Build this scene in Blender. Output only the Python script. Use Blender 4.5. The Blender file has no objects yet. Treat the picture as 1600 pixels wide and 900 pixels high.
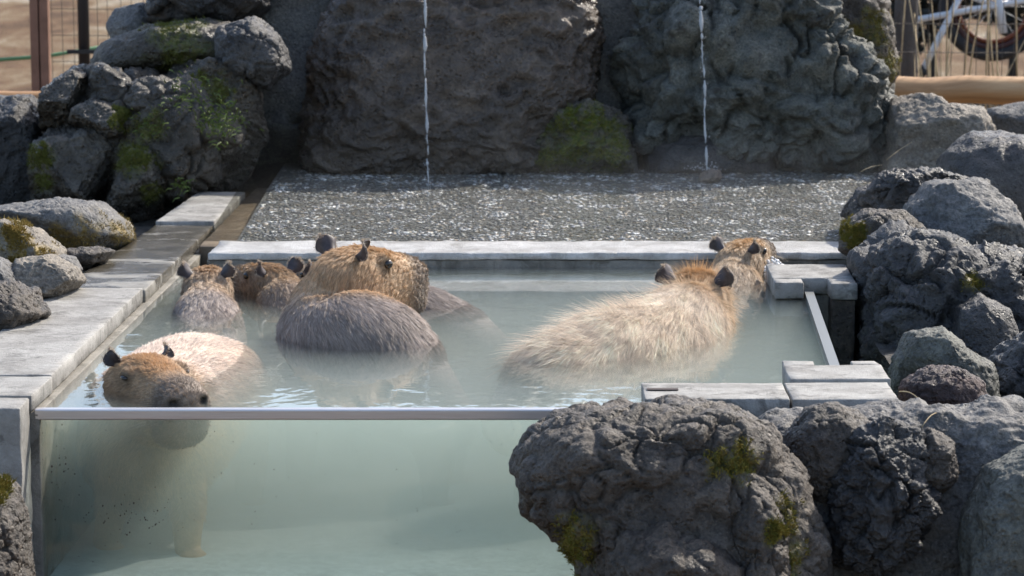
import bpy, bmesh, math, random
import numpy as np
from mathutils import Vector, Matrix

# ------------------------------------------------------------------ camera, world, sun, exposure
sc = bpy.context.scene
COL = sc.collection
H = 1.44                       # camera height above the pool water (water surface is z = 0)
FPX = 4444.0                   # focal length in photo pixels (1600 wide)
TH = math.atan(700.0 / FPX)    # downward pitch
cam_d = bpy.data.cameras.new('camera'); cam = bpy.data.objects.new('camera', cam_d); COL.objects.link(cam)
cam.location = (0, 0, H); cam.rotation_euler = (math.pi / 2 - TH, 0, 0)
cam_d.sensor_width = 36.0; cam_d.lens = 36.0 * FPX / 1600.0
cam_d.clip_start = 0.1; cam_d.clip_end = 600
cam_d.dof.use_dof = True; cam_d.dof.focus_distance = 8.0; cam_d.dof.aperture_fstop = 7.5
sc.camera = cam

SUN_AZ, SUN_EL = math.radians(46), math.radians(43)     # azimuth from +Y (away) towards +X (right)
SDIR = Vector((math.sin(SUN_AZ) * math.cos(SUN_EL), math.cos(SUN_AZ) * math.cos(SUN_EL), math.sin(SUN_EL)))
w = bpy.data.worlds.new('World'); sc.world = w; w.use_nodes = True
nt = w.node_tree; nt.nodes.clear()
sky = nt.nodes.new('ShaderNodeTexSky'); sky.sky_type = 'NISHITA'; sky.sun_disc = False
sky.sun_elevation = SUN_EL; sky.sun_rotation = SUN_AZ; sky.air_density = 1.0; sky.dust_density = 2.0
bg = nt.nodes.new('ShaderNodeBackground'); bg.inputs['Strength'].default_value = 0.15
wo = nt.nodes.new('ShaderNodeOutputWorld')
nt.links.new(sky.outputs[0], bg.inputs[0]); nt.links.new(bg.outputs[0], wo.inputs[0])
sd = bpy.data.lights.new('sun', 'SUN'); sd.energy = 3.3; sd.angle = math.radians(0.5); sd.color = (1.0, 0.93, 0.82)
sun = bpy.data.objects.new('sun', sd); COL.objects.link(sun)
sun.rotation_euler = SDIR.to_track_quat('Z', 'Y').to_euler(); sun.location = (6, 6, 8)
sc.view_settings.view_transform = 'Standard'; sc.view_settings.look = 'None'
sc.view_settings.gamma = 1.0; sc.view_settings.use_curve_mapping = False
sc.view_settings.exposure = 0.92
cy = sc.cycles
cy.max_bounces = 8; cy.diffuse_bounces = 3; cy.glossy_bounces = 4; cy.transmission_bounces = 6
cy.volume_bounces = 2; cy.transparent_max_bounces = 24; cy.use_denoising = True
cy.caustics_reflective = False; cy.caustics_refractive = False
cy.sample_clamp_indirect = 6.0

# ------------------------------------------------------------------ pixel -> place
RT = np.array([1., 0, 0]); FW = np.array([0, math.cos(TH), -math.sin(TH)]); UP = np.array([0, math.sin(TH), math.cos(TH)])
CAM = np.array([0, 0, H])
def ray(px, py): return FW + RT * (px - 800) / FPX - UP * (py - 450) / FPX
def at_z(px, py, z=0.0):
    r = ray(px, py); return CAM + r * ((z - H) / r[2])
def at_d(px, py, d): return CAM + ray(px, py) * d      # d = distance along the view axis
def at_y(px, py, y):
    r = ray(px, py); return CAM + r * (y / r[1])

# ------------------------------------------------------------------ numpy noise
def _h(ix, iy, iz, k):
    n = (ix.astype(np.int64) * 73856093) ^ (iy.astype(np.int64) * 19349663) ^ (iz.astype(np.int64) * 83492791) ^ (k * 2654435761)
    n = n & 0xffffffff
    n = ((n ^ (n >> 15)) * 2246822519) & 0xffffffff
    n = ((n ^ (n >> 13)) * 3266489917) & 0xffffffff
    return ((n ^ (n >> 16)) & 0xffffff) / float(0xffffff)
def gnoise(p, seed=0):
    i = np.floor(p).astype(np.int64); f = p - i
    u = f * f * f * (f * (f * 6 - 15) + 10)
    out = np.zeros(len(p))
    for dx in (0, 1):
        for dy in (0, 1):
            for dz in (0, 1):
                a = _h(i[:, 0] + dx, i[:, 1] + dy, i[:, 2] + dz, seed) * 2 * math.pi
                c = _h(i[:, 0] + dx, i[:, 1] + dy, i[:, 2] + dz, seed + 17) * 2 - 1
                s = np.sqrt(1 - c * c)
                g = (np.cos(a) * s) * (f[:, 0] - dx) + (np.sin(a) * s) * (f[:, 1] - dy) + c * (f[:, 2] - dz)
                wx = u[:, 0] if dx else 1 - u[:, 0]
                wy = u[:, 1] if dy else 1 - u[:, 1]
                wz = u[:, 2] if dz else 1 - u[:, 2]
                out += g * wx * wy * wz
    return out * 1.6
def fbm(p, o=4, seed=0, ridged=False):
    r = np.zeros(len(p)); a = 1.0; t = 0
    for k in range(o):
        n = gnoise(p * (2.03 ** k) + k * 7.3, seed + k * 31)
        r += a * ((1 - 2 * np.abs(n)) if ridged else n); t += a; a *= 0.5
    return r / t
def vor(p, seed=0):
    i = np.floor(p).astype(np.int64)
    f1 = np.full(len(p), 9.); f2 = np.full(len(p), 9.); fp = np.zeros_like(p)
    for dx in (-1, 0, 1):
        for dy in (-1, 0, 1):
            for dz in (-1, 0, 1):
                c = i + np.array([dx, dy, dz])
                q = np.stack([c[:, k] + 0.1 + 0.8 * _h(c[:, 0], c[:, 1], c[:, 2], seed + 5 * k) for k in range(3)], 1)
                d = np.linalg.norm(q - p, axis=1)
                m = d < f1
                f2 = np.where(m, f1, np.minimum(f2, d)); fp[m] = q[m]; f1 = np.where(m, d, f1)
    return f1, f2, fp
def sstep(a, b, x):
    t = np.clip((x - a) / (b - a), 0, 1); return t * t * (3 - 2 * t)

# ------------------------------------------------------------------ object helpers
def tag(o, label=None, cat=None, group=None, kind=None):
    if label: o['label'] = label
    if cat: o['category'] = cat
    if group: o['group'] = group
    if kind: o['kind'] = kind
    return o
def empty(name, loc=(0, 0, 0)):
    o = bpy.data.objects.new(name, None); COL.objects.link(o); o.location = loc; o.empty_display_size = 0.1; return o
def link(name, me, mat=None, parent=None, smooth=True):
    o = bpy.data.objects.new(name, me); COL.objects.link(o)
    if mat:
        me.materials.append(mat)
    if smooth:
        me.polygons.foreach_set('use_smooth', [True] * len(me.polygons))
    if parent:
        o.parent = parent; o.matrix_parent_inverse = Matrix.Translation(-Vector(parent.location))
    return o
def from_arrays(name, V, F, mat=None, parent=None, smooth=True, origin=None):
    me = bpy.data.meshes.new(name)
    V = np.asarray(V, float)
    if origin is not None: V = V - np.asarray(origin)
    me.from_pydata(V.tolist(), [], F if isinstance(F, list) else F.tolist()); me.update()
    o = link(name, me, mat, parent, smooth)
    if origin is not None: o.location = Vector(origin)
    return o
class MB:
    def __init__(s): s.v = []; s.f = []
    def add(s, V, F):
        b = len(s.v); s.v += [tuple(x) for x in V]; s.f += [[i + b for i in q] for q in F]
    def box(s, lo, hi):
        x0, y0, z0 = lo; x1, y1, z1 = hi
        s.add([(x0, y0, z0), (x1, y0, z0), (x1, y1, z0), (x0, y1, z0), (x0, y0, z1), (x1, y0, z1), (x1, y1, z1), (x0, y1, z1)],
              [[0, 3, 2, 1], [4, 5, 6, 7], [0, 1, 5, 4], [1, 2, 6, 5], [2, 3, 7, 6], [3, 0, 4, 7]])
    def tube(s, pts, rad, n=8, cap=True):
        pts = [np.asarray(p, float) for p in pts]; rings = []
        rad = rad if hasattr(rad, '__len__') else [rad] * len(pts)
        ref = np.array([0.31, 0.22, 0.92])
        for k, p in enumerate(pts):
            t = pts[min(k + 1, len(pts) - 1)] - pts[max(k - 1, 0)]; t = t / (np.linalg.norm(t) + 1e-9)
            a = np.cross(t, ref); a /= np.linalg.norm(a) + 1e-9; b = np.cross(t, a)
            rings.append([p + rad[k] * (a * math.cos(2 * math.pi * j / n) + b * math.sin(2 * math.pi * j / n)) for j in range(n)])
        V = [q for r in rings for q in r]; F = []
        for k in range(len(pts) - 1):
            for j in range(n):
                F.append([k * n + j, k * n + (j + 1) % n, (k + 1) * n + (j + 1) % n, (k + 1) * n + j])
        if cap:
            F.append(list(range(n))[::-1]); F.append([(len(pts) - 1) * n + j for j in range(n)])
        s.add(V, F)
    def build(s, name, mat, parent=None, smooth=False, origin=None):
        return from_arrays(name, s.v, s.f, mat, parent, smooth, origin)
_ico = {}
def ico(n):
    if n not in _ico:
        bm = bmesh.new(); bmesh.ops.create_icosphere(bm, subdivisions=n, radius=1.0)
        V = np.array([v.co[:] for v in bm.verts]); F = np.array([[v.index for v in f.verts] for f in bm.faces]); bm.free()
        _ico[n] = (V, F)
    return _ico[n]
def vnormals(V, F):
    n = np.cross(V[F[:, 1]] - V[F[:, 0]], V[F[:, 2]] - V[F[:, 0]]); N = np.zeros_like(V)
    for k in range(3): np.add.at(N, F[:, k], n)
    return N / (np.linalg.norm(N, axis=1, keepdims=True) + 1e-12)

# ------------------------------------------------------------------ material helpers
class NT:
    def __init__(s, name):
        s.m = bpy.data.materials.new(name); s.m.use_nodes = True; s.t = s.m.node_tree; s.t.nodes.clear()
        s.out = s.t.nodes.new('ShaderNodeOutputMaterial')
    def n(s, t, **k):
        x = s.t.nodes.new(t)
        for a, b in k.items():
            if a.startswith('i_'): x.inputs[a[2:].replace('_', ' ')].default_value = b
            else: setattr(x, a, b)
        return x
    def l(s, a, b): s.t.links.new(a, b)
    def coord(s, off=0.0, scale=(1, 1, 1)):
        tc = s.n('ShaderNodeTexCoord'); mp = s.n('ShaderNodeMapping'); mp.inputs['Location'].default_value = (off, off * 1.7, -off)
        mp.inputs['Scale'].default_value = scale; s.l(tc.outputs['Object'], mp.inputs[0]); return mp.outputs[0]
    def noise(s, vec, scale, detail=4, rough=0.55, dist=0.0):
        x = s.n('ShaderNodeTexNoise'); x.inputs['Scale'].default_value = scale; x.inputs['Detail'].default_value = detail
        x.inputs['Roughness'].default_value = rough; x.inputs['Distortion'].default_value = dist; s.l(vec, x.inputs['Vector']); return x.outputs['Fac']
    def voro(s, vec, scale, feature='F1'):
        x = s.n('ShaderNodeTexVoronoi'); x.feature = feature; x.inputs['Scale'].default_value = scale; s.l(vec, x.inputs['Vector']); return x.outputs['Distance']
    def ramp(s, fac, stops):
        x = s.n('ShaderNodeValToRGB'); e = x.color_ramp.elements
        while len(e) < len(stops): e.new(0.5)
        for k, (p, c) in enumerate(stops):
            e[k].position = p; e[k].color = (c[0], c[1], c[2], 1) if hasattr(c, '__len__') else (c, c, c, 1)
        s.l(fac, x.inputs[0]); return x.outputs[0]
    def mix(s, fac, a, b, mode='MIX'):
        x = s.n('ShaderNodeMixRGB'); x.blend_type = mode
        for k, v in ((0, fac), (1, a), (2, b)):
            if isinstance(v, (int, float)): x.inputs[k].default_value = v
            elif isinstance(v, tuple): x.inputs[k].default_value = (v[0], v[1], v[2], 1)
            else: s.l(v, x.inputs[k])
        return x.outputs[0]
    def math(s, op, a, b=0.0, c=0.0, clamp=False):
        x = s.n('ShaderNodeMath'); x.operation = op; x.use_clamp = clamp
        for k, v in ((0, a), (1, b), (2, c)):
            if isinstance(v, (int, float)): x.inputs[k].default_value = v
            else: s.l(v, x.inputs[k])
        return x.outputs[0]
    def attr(s, name, out='Fac'):
        x = s.n('ShaderNodeAttribute'); x.attribute_name = name; return x.outputs[out]
    def bump(s, h, strength, dist, normal=None):
        x = s.n('ShaderNodeBump'); x.inputs['Strength'].default_value = strength; x.inputs['Distance'].default_value = dist
        s.l(h, x.inputs['Height'])
        if normal is not None: s.l(normal, x.inputs['Normal'])
        return x.outputs[0]
    def principled(s, col, rough=0.8, normal=None, spec=0.4, **k):
        x = s.n('ShaderNodeBsdfPrincipled')
        if isinstance(col, tuple): x.inputs['Base Color'].default_value = (*col, 1)
        else: s.l(col, x.inputs['Base Color'])
        if isinstance(rough, (int, float)): x.inputs['Roughness'].default_value = rough
        else: s.l(rough, x.inputs['Roughness'])
        x.inputs['Specular IOR Level'].default_value = spec
        for a, b in k.items(): x.inputs[a.replace('_', ' ')].default_value = b
        if normal is not None: s.l(normal, x.inputs['Normal'])
        s.l(x.outputs[0], s.out.inputs['Surface']); return x

DARK = {'dark_lava': 0.75, 'brown_grey_lava': 0.78, 'weathered_brown_stone': 0.75, 'grey_green_lava': 0.85, 'grey_stone': 0.85, 'pale_mortar': 0.85}   # measured against the photo
def rock_mat(name, ca, cb, cc, off=0.0, fine=1.0, bump=0.6, rough=0.85, moss=((0.10, 0.11, 0.02), (0.22, 0.16, 0.03)), spec=0.35, stain=None, streak=(1, 1, 1)):
    k = DARK.get(name, 1.0); ca, cb, cc = [tuple(x * k for x in q) for q in (ca, cb, cc)]
    m = NT(name); v = m.coord(off); vs = m.coord(off + 3, streak)
    n1 = m.noise(vs, 5 * fine, 6, 0.62, 0.3); n2 = m.noise(v, 26 * fine, 5, 0.65); n3 = m.noise(v, 110 * fine, 4, 0.7)
    c = m.ramp(n1, [(0.32, ca), (0.5, cb), (0.68, cc)])
    c = m.mix(m.ramp(n2, [(0.35, 0.0), (0.7, 0.75)]), c, m.mix(1.0, c, (1.7, 1.65, 1.55), 'MULTIPLY'))
    c = m.mix(m.ramp(n3, [(0.36, 0.8), (0.60, 0.0)]), c, m.mix(1.0, c, (0.36, 0.36, 0.38), 'MULTIPLY'))
    c = m.mix(m.ramp(m.noise(v, 170 * fine, 3, 0.6), [(0.60, 0.0), (0.70, 0.55)]), c, m.mix(1.0, c, (2.3, 2.25, 2.15), 'MULTIPLY'))
    if stain:
        c = m.mix(m.ramp(m.noise(v, 9 * fine, 5, 0.7), [(0.56, 0.0), (0.66, 0.75)]), c, stain)
    mo = m.math('MULTIPLY', m.attr('moss'), m.ramp(m.noise(v, 34, 5, 0.7), [(0.36, 0.0), (0.56, 1.0)]), clamp=True)
    mc = m.mix(m.ramp(m.noise(v, 60, 3), [(0.4, 0.0), (0.62, 1.0)]), moss[0], moss[1])
    c = m.mix(mo, c, mc)
    pits = m.ramp(m.voro(v, 62 * fine), [(0.10, 0.0), (0.34, 1.0)])
    rd = m.n('ShaderNodeTexNoise'); rd.noise_type = 'RIDGED_MULTIFRACTAL'; rd.normalize = True; rd.inputs['Scale'].default_value = 13 * fine; rd.inputs['Detail'].default_value = 5; rd.inputs['Roughness'].default_value = 0.6; m.l(vs, rd.inputs['Vector'])
    hgt = m.math('ADD', m.math('ADD', m.math('MULTIPLY', n2, 0.8), m.math('MULTIPLY', rd.outputs['Fac'], 0.55)), m.math('ADD', m.math('MULTIPLY', n3, 0.6), m.math('MULTIPLY', pits, 0.35)))
    b = m.bump(hgt, bump, 0.017)
    r = m.ramp(n1, [(0.35, max(rough - 0.38, 0.15)), (0.65, rough)])
    m.principled(c, r, b, spec); MOSSC[name] = moss; return m.m
MOSSC = {}

# ------------------------------------------------------------------ rock builder
STY = {
    'lava':   dict(al=0.17, fl=1.5, ac=0.15, af=0.24, ff=1.3, ar=0.05, fr=3.6, an=0.030, fn=10.0),
    'lumpy':  dict(al=0.11, fl=1.7, ac=0.09, af=0.20, ff=1.4, ar=0.05, fr=3.6, an=0.022, fn=10.0),
    'smooth': dict(al=0.04, fl=1.6, ac=0.015, af=0.15, ff=1.2, ar=0.03, fr=3.4, an=0.012, fn=10.0),
    'facet':  dict(al=0.05, fl=2.2, ac=0.03, af=0.09, ff=2.0, ar=0.05, fr=5.0, an=0.016, fn=13.0),
    'slab':   dict(al=0.03, fl=1.6, ac=0.02, af=0.07, ff=1.6, ar=0.09, fr=3.4, an=0.020, fn=12.0),
}
def rock(name, label, poly, d, depth, mat, style='lumpy', seed=1, sub=6, box=0.75, dbox=0.85, cuts=0, cut=(0.62, 0.82), moss=(), group=None, cat='rock', amp=1.0, freq=1.0, kind=None, tilt=0.0):
    """poly: outline in photo pixels; d: distance of the middle; depth: half thickness towards/away in metres."""
    poly = np.array(poly, float); c = poly.mean(0)
    lo, hi = poly.min(0), poly.max(0); c = 0.5 * c + 0.25 * (lo + hi)
    ppm = FPX / d
    P = (poly - c) / ppm; P[:, 1] *= -1
    D, F = ico(sub)
    a, b, e = D[:, 0], D[:, 2], D[:, 1]
    s = np.sqrt(a * a + b * b) + 1e-9; phi = np.arctan2(b, a)
    tab = np.linspace(-math.pi, math.pi, 361); R = np.zeros(361)
    Q = np.roll(P, -1, axis=0)
    for k, t in enumerate(tab):
        u = np.array([math.cos(t), math.sin(t)]); best = 0.0
        den = u[0] * (Q[:, 1] - P[:, 1]) - u[1] * (Q[:, 0] - P[:, 0])
        for j in range(len(P)):
            if abs(den[j]) < 1e-12: continue
            e0 = Q[j] - P[j]
            tt = (P[j, 0] * e0[1] - P[j, 1] * e0[0]) / den[j]
            ss = (P[j, 0] * u[1] - P[j, 1] * u[0]) / den[j]
            if tt > 0 and -1e-6 <= ss <= 1 + 1e-6: best = max(best, tt)
        R[k] = best
    ker = np.array([1, 2, 3, 2, 1.]); ker /= ker.sum()
    R = np.convolve(np.r_[R[-3:-1], R, R[1:3]], ker, 'valid')
    Rp = np.interp(phi, tab, R)
    rad = Rp * s ** box
    x, y = rad * np.cos(phi), rad * np.sin(phi)
    z = np.sign(e) * np.abs(e) ** dbox * depth
    L = np.stack([x, z, y], 1)                       # x right, y away, z up (view frame)
    size = 0.5 * (R.mean() + min(depth, R.mean()))
    rng = np.random.RandomState(seed)
    for k in range(cuts):
        nrm = rng.normal(size=3); nrm[1] = -abs(nrm[1]) - 0.2; nrm /= np.linalg.norm(nrm)
        o = np.abs(L @ nrm).max() * rng.uniform(*cut)
        ex = np.maximum(L @ nrm - o, 0); L = L - 0.93 * ex[:, None] * nrm
    N = vnormals(L, F)
    S = STY[style]; p = L / size * freq + seed * 13.7
    wp = p + 0.35 * np.stack([gnoise(p * 1.6, seed + 40 + k) for k in range(3)], 1)
    f1, f2, _ = vor(wp * S['fl'], seed)
    lump = np.sqrt(np.clip(1 - (f1 / 0.9) ** 2, 0, 1)) - 0.7
    crack = -(1 - sstep(0.0, 0.10, f2 - f1))
    f1b, f2b, _ = vor(wp * S['fl'] * 2.7 + 9, seed + 3)
    lump2 = np.sqrt(np.clip(1 - (f1b / 0.9) ** 2, 0, 1)) - 0.7
    act = sstep(-0.25, 0.3, fbm(p * 1.1, 2, seed + 8))
    dd = S['al'] * (lump + 0.30 * lump2 * act) + S['ac'] * (crack * (0.25 + 0.75 * act) + 0.22 * -(1 - sstep(0, 0.14, f2b - f1b)) * act)
    dd += S['af'] * fbm(p * S['ff'], 3, seed + 1) + S['ar'] * (fbm(p * S['fr'] * np.array([1, 1, 1.6]), 3, seed + 2, True) - 0.3) + S['an'] * fbm(p * S['fn'], 3, seed + 5)
    L = L + N * (dd * size * amp)[:, None]
    C0 = at_d(c[0], c[1], d)
    W = L[:, :1] * RT + L[:, 1:2] * FW + L[:, 2:] * UP
    o = from_arrays(name, W, F, mat, None, True); o.location = Vector(C0)
    mv = np.zeros(len(W))
    for (mx, my, mr) in moss:
        dx = (C0 + W); v = dx - CAM; f = v @ FW
        px = 800 + FPX * (v @ RT) / f; py = 450 - FPX * (v @ UP) / f
        q = np.hypot(px - mx, py - my) / mr + 0.9 * fbm(W * 14 + seed, 3, seed + 60)
        mv = np.maximum(mv, 1 - sstep(0.25, 1.15, q))
    at = o.data.attributes.new('moss', 'FLOAT', 'POINT'); at.data.foreach_set('value', mv.astype(np.float32))
    if len(moss):
        rg = np.random.RandomState(seed + 77); Nn = vnormals(W, F); ok = np.where((mv > 0.12) & (Nn @ FW < 0.35))[0]
        if len(ok) > 20:
            nh = min(9000, len(ok) * 8); ii = rg.choice(ok, nh); tri = F[rg.choice(len(F), 1)]
            ed = size * 0.02; P = W[ii] + rg.normal(size=(nh, 3)) * ed; P -= Nn[ii] * ((P - W[ii]) * Nn[ii]).sum(1, keepdims=True)
            kp = (1.6 * fbm(P * 42 + seed, 3, seed) + (mv[ii] - 0.6) * 0.9) > 0.0; P, ii = P[kp], ii[kp]; nh = len(P)
            if nh > 10:
                dr = Nn[ii] * 0.8 + rg.normal(size=(nh, 3)) * 0.45 + np.array([0, 0, 0.25]); Ln = rg.uniform(0.004, 0.011, nh)
                pts = P[:, None] - Nn[ii][:, None] * 0.002 + dr[:, None] * (Ln[:, None] * np.array([0, 0.5, 1.0]))[..., None]
                cv = bpy.data.hair_curves.new('moss'); cv.add_curves([3] * nh); cv.attributes['position'].data.foreach_set('vector', pts.astype(np.float32).ravel())
                ra = cv.attributes.get('radius') or cv.attributes.new('radius', 'FLOAT', 'POINT'); ra.data.foreach_set('value', np.tile(np.array([0.0012, 0.0011, 0.0004], np.float32), nh))
                cv.materials.append(moss_mat(mat)); mo = bpy.data.objects.new('moss', cv); COL.objects.link(mo); mo.parent = o; mo['kind'] = 'stuff'
    return tag(o, label, cat, group, kind)
_mm = {}
def moss_mat(mat):
    k = MOSSC.get(mat.name)
    if k not in _mm:
        q = NT('moss_strands'); a, b = k; v = q.coord(0)
        q.principled(q.ramp(q.noise(v, 55, 4, 0.7), [(0.35, a), (0.65, b)]), 0.8, None, 0.2); _mm[k] = q.m
    return _mm[k]

# ------------------------------------------------------------------ chipped stone block (8 corners)
def block(name, quad, z0, z1, mat, parent=None, step=0.03, chip=0.006, rough=0.0025, seed=0):
    """quad: four plan points (front-left, front-right, back-right, back-left)"""
    q = np.array([p[:2] for p in quad], float)
    lx = max(np.linalg.norm(q[1] - q[0]), np.linalg.norm(q[2] - q[3])); ly = max(np.linalg.norm(q[3] - q[0]), np.linalg.norm(q[2] - q[1])); lz = z1 - z0
    def ts(L):
        n = int(max(2, min(60, round(L / step)))); e = min(0.2, 0.0035 / L)
        return np.unique(np.r_[0, e, np.linspace(e, 1 - e, n + 1), 1 - e, 1])
    U, Vv, Wz = ts(lx), ts(ly), ts(lz)
    idx = {}; V = []; F = []
    def vid(i, j, k):
        if (i, j, k) not in idx: idx[(i, j, k)] = len(V); V.append((U[i], Vv[j], Wz[k]))
        return idx[(i, j, k)]
    a, b, c = len(U) - 1, len(Vv) - 1, len(Wz) - 1
    for i in range(a):
        for j in range(b):
            F.append([vid(i, j, 0), vid(i, j + 1, 0), vid(i + 1, j + 1, 0), vid(i + 1, j, 0)])
            F.append([vid(i, j, c), vid(i + 1, j, c), vid(i + 1, j + 1, c), vid(i, j + 1, c)])
    for i in range(a):
        for k in range(c):
            F.append([vid(i, 0, k), vid(i + 1, 0, k), vid(i + 1, 0, k + 1), vid(i, 0, k + 1)])
            F.append([vid(i, b, k), vid(i, b, k + 1), vid(i + 1, b, k + 1), vid(i + 1, b, k)])
    for j in range(b):
        for k in range(c):
            F.append([vid(0, j, k), vid(0, j, k + 1), vid(0, j + 1, k + 1), vid(0, j + 1, k)])
            F.append([vid(a, j, k), vid(a, j + 1, k), vid(a, j + 1, k + 1), vid(a, j, k + 1)])
    T = np.array(V)
    xy = ((1 - T[:, :1]) * (1 - T[:, 1:2]) * q[0] + T[:, :1] * (1 - T[:, 1:2]) * q[1] + T[:, :1] * T[:, 1:2] * q[2] + (1 - T[:, :1]) * T[:, 1:2] * q[3])
    P = np.c_[xy, z0 + T[:, 2] * lz]
    cen = P.mean(0); ext = (T == 0) * -1.0 + (T == 1) * 1.0
    ne = np.abs(ext).sum(1)
    ax = np.stack([np.r_[(q[1] - q[0]) / lx, 0], np.r_[(q[3] - q[0]) / ly, 0], [0, 0, 1]])
    outw = ext @ ax; nz = fbm(P * 14 + seed, 3, seed); nz2 = np.clip(fbm(P * 22 + seed, 3, seed + 9) + 0.15, 0, 1)
    P = P + outw * (rough * nz)[:, None] - np.where((ne >= 2)[:, None], outw * (0.0008 + chip * 0.55 * nz2)[:, None], 0)
    return from_arrays(name, P, F, mat, parent, True, None)

# ------------------------------------------------------------------ materials of the setting
def concrete(name, base, dark, light, off=0.0, stain=(0.25, 0.22, 0.18), rough=0.8, bump=0.35, streak=(1, 1, 1), amt=0.7, spec=0.35, wet=None):
    m = NT(name); v = m.coord(off); vs = m.coord(off + 2, streak)
    n1 = m.noise(vs, 7, 6, 0.65, 0.4); n2 = m.noise(v, 55, 4, 0.7); n3 = m.noise(v, 220, 3, 0.7)
    c = m.ramp(n1, [(0.3, dark), (0.5, base), (0.7, light)])
    c = m.mix(m.ramp(n2, [(0.4, 0.35), (0.6, 0.0)]), c, m.mix(1.0, c, (0.6, 0.6, 0.6), 'MULTIPLY'))
    sm = m.ramp(m.noise(m.coord(off + 9, streak), 11, 5, 0.75, 0.6), [(0.54, 0.0), (0.62, amt)])
    c = m.mix(sm, c, stain)
    hh = m.math('ADD', n2, m.math('MULTIPLY', n3, 0.6))
    r = rough
    if wet is not None:
        wm = m.ramp(m.noise(m.coord(off + 5, wet), 4.5, 5, 0.6, 0.5), [(0.50, 1.0), (0.60, 0.0)])
        c = m.mix(m.math('MULTIPLY', wm, 0.85), c, m.mix(1.0, c, (0.36, 0.33, 0.28), 'MULTIPLY'))
        r = m.ramp(wm, [(0.0, rough), (1.0, 0.12)])
    m.principled(c, r, m.bump(hh, bump, 0.006), spec); return m.m
M = {}
M['coping'] = concrete('pale_coping_stone', (0.29, 0.28, 0.26), (0.18, 0.17, 0.155), (0.38, 0.37, 0.345), 1.0, (0.115, 0.11, 0.10), 0.7, 0.5, (1.0, 1.25, 1), 0.75)
M['coping_wet'] = concrete('wet_coping_stone', (0.22, 0.21, 0.185), (0.12, 0.11, 0.09), (0.34, 0.325, 0.30), 4.0, (0.12, 0.11, 0.09), 0.6, 0.3, (1.0, 1.4, 1), 0.6, 0.5, (0.8, 1.4, 1))
M['wall'] = concrete('stained_pool_wall', (0.20, 0.185, 0.155), (0.11, 0.10, 0.08), (0.30, 0.28, 0.24), 7.0, (0.09, 0.08, 0.06), 0.6, 0.6, (1, 1, 0.6), 0.7)
M['channel'] = concrete('silted_channel', (0.20, 0.15, 0.10), (0.12, 0.09, 0.06), (0.28, 0.22, 0.15), 17.0, (0.10, 0.08, 0.05), 0.6, 0.4)
M['lip'] = concrete('washed_concrete_lip', (0.50, 0.49, 0.47), (0.30, 0.29, 0.27), (0.68, 0.67, 0.65), 11.0, (0.20, 0.18, 0.15), 0.3, 0.8, (1, 1, 1), 0.5)
M['floor'] = concrete('pool_floor', (0.53, 0.62, 0.58), (0.45, 0.53, 0.50), (0.60, 0.69, 0.65), 13.0, (0.42, 0.49, 0.46), 0.7, 0.2)
M['mortar'] = rock_mat('grey_mortar', (0.085, 0.08, 0.07), (0.13, 0.122, 0.108), (0.17, 0.16, 0.145), 2.0, 0.8, 0.6, 0.75)
M['mortar_pale'] = rock_mat('pale_mortar', (0.085, 0.082, 0.078), (0.135, 0.13, 0.125), (0.21, 0.205, 0.20), 5.0, 0.8, 0.7, 0.8)
M['brown'] = rock_mat('brown_boulder_stone', (0.050, 0.037, 0.028), (0.085, 0.063, 0.046), (0.14, 0.108, 0.082), 8.0, 0.7, 1.0, 0.5, streak=(1, 1, 2.2), spec=0.7)
M['lava_green'] = rock_mat('grey_green_lava', (0.055, 0.056, 0.047), (0.115, 0.118, 0.102), (0.21, 0.214, 0.19), 9.0, 0.9, 1.0, 0.8, spec=0.45, stain=(0.035, 0.03, 0.024))
M['lava_dark'] = rock_mat('dark_lava', (0.032, 0.031, 0.032), (0.060, 0.058, 0.059), (0.125, 0.12, 0.118), 12.0, 0.9, 1.0, 0.68, spec=0.6)
M['lava_brown'] = rock_mat('brown_grey_lava', (0.060, 0.049, 0.040), (0.105, 0.088, 0.073), (0.175, 0.152, 0.130), 15.0, 0.9, 1.0, 0.78, spec=0.45, stain=(0.035, 0.029, 0.022))
M['lava_red'] = rock_mat('reddish_lava', (0.05, 0.036, 0.036), (0.085, 0.06, 0.058), (0.13, 0.10, 0.096), 18.0, 1.0, 1.0, 0.85)
M['grey'] = rock_mat('grey_stone', (0.095, 0.094, 0.093), (0.155, 0.152, 0.15), (0.23, 0.224, 0.215), 21.0, 0.8, 0.7, 0.85, moss=((0.20, 0.15, 0.05), (0.28, 0.20, 0.07)))
M['tan'] = rock_mat('tan_grey_stone', (0.12, 0.105, 0.085), (0.18, 0.16, 0.135), (0.26, 0.235, 0.20), 24.0, 0.8, 0.7, 0.85, moss=((0.22, 0.16, 0.04), (0.30, 0.21, 0.06)))
M['mossy'] = rock_mat('mossy_stone', (0.06, 0.052, 0.042), (0.095, 0.085, 0.07), (0.14, 0.13, 0.11), 27.0, 0.9, 0.9, 0.85, moss=((0.075, 0.105, 0.012), (0.17, 0.16, 0.025)))
M['massif'] = rock_mat('weathered_brown_stone', (0.046, 0.038, 0.028), (0.083, 0.070, 0.053), (0.14, 0.122, 0.097), 30.0, 0.8, 1.0, 0.62, spec=0.6, stain=(0.03, 0.024, 0.018), moss=((0.09, 0.11, 0.02), (0.16, 0.15, 0.04)))

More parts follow.
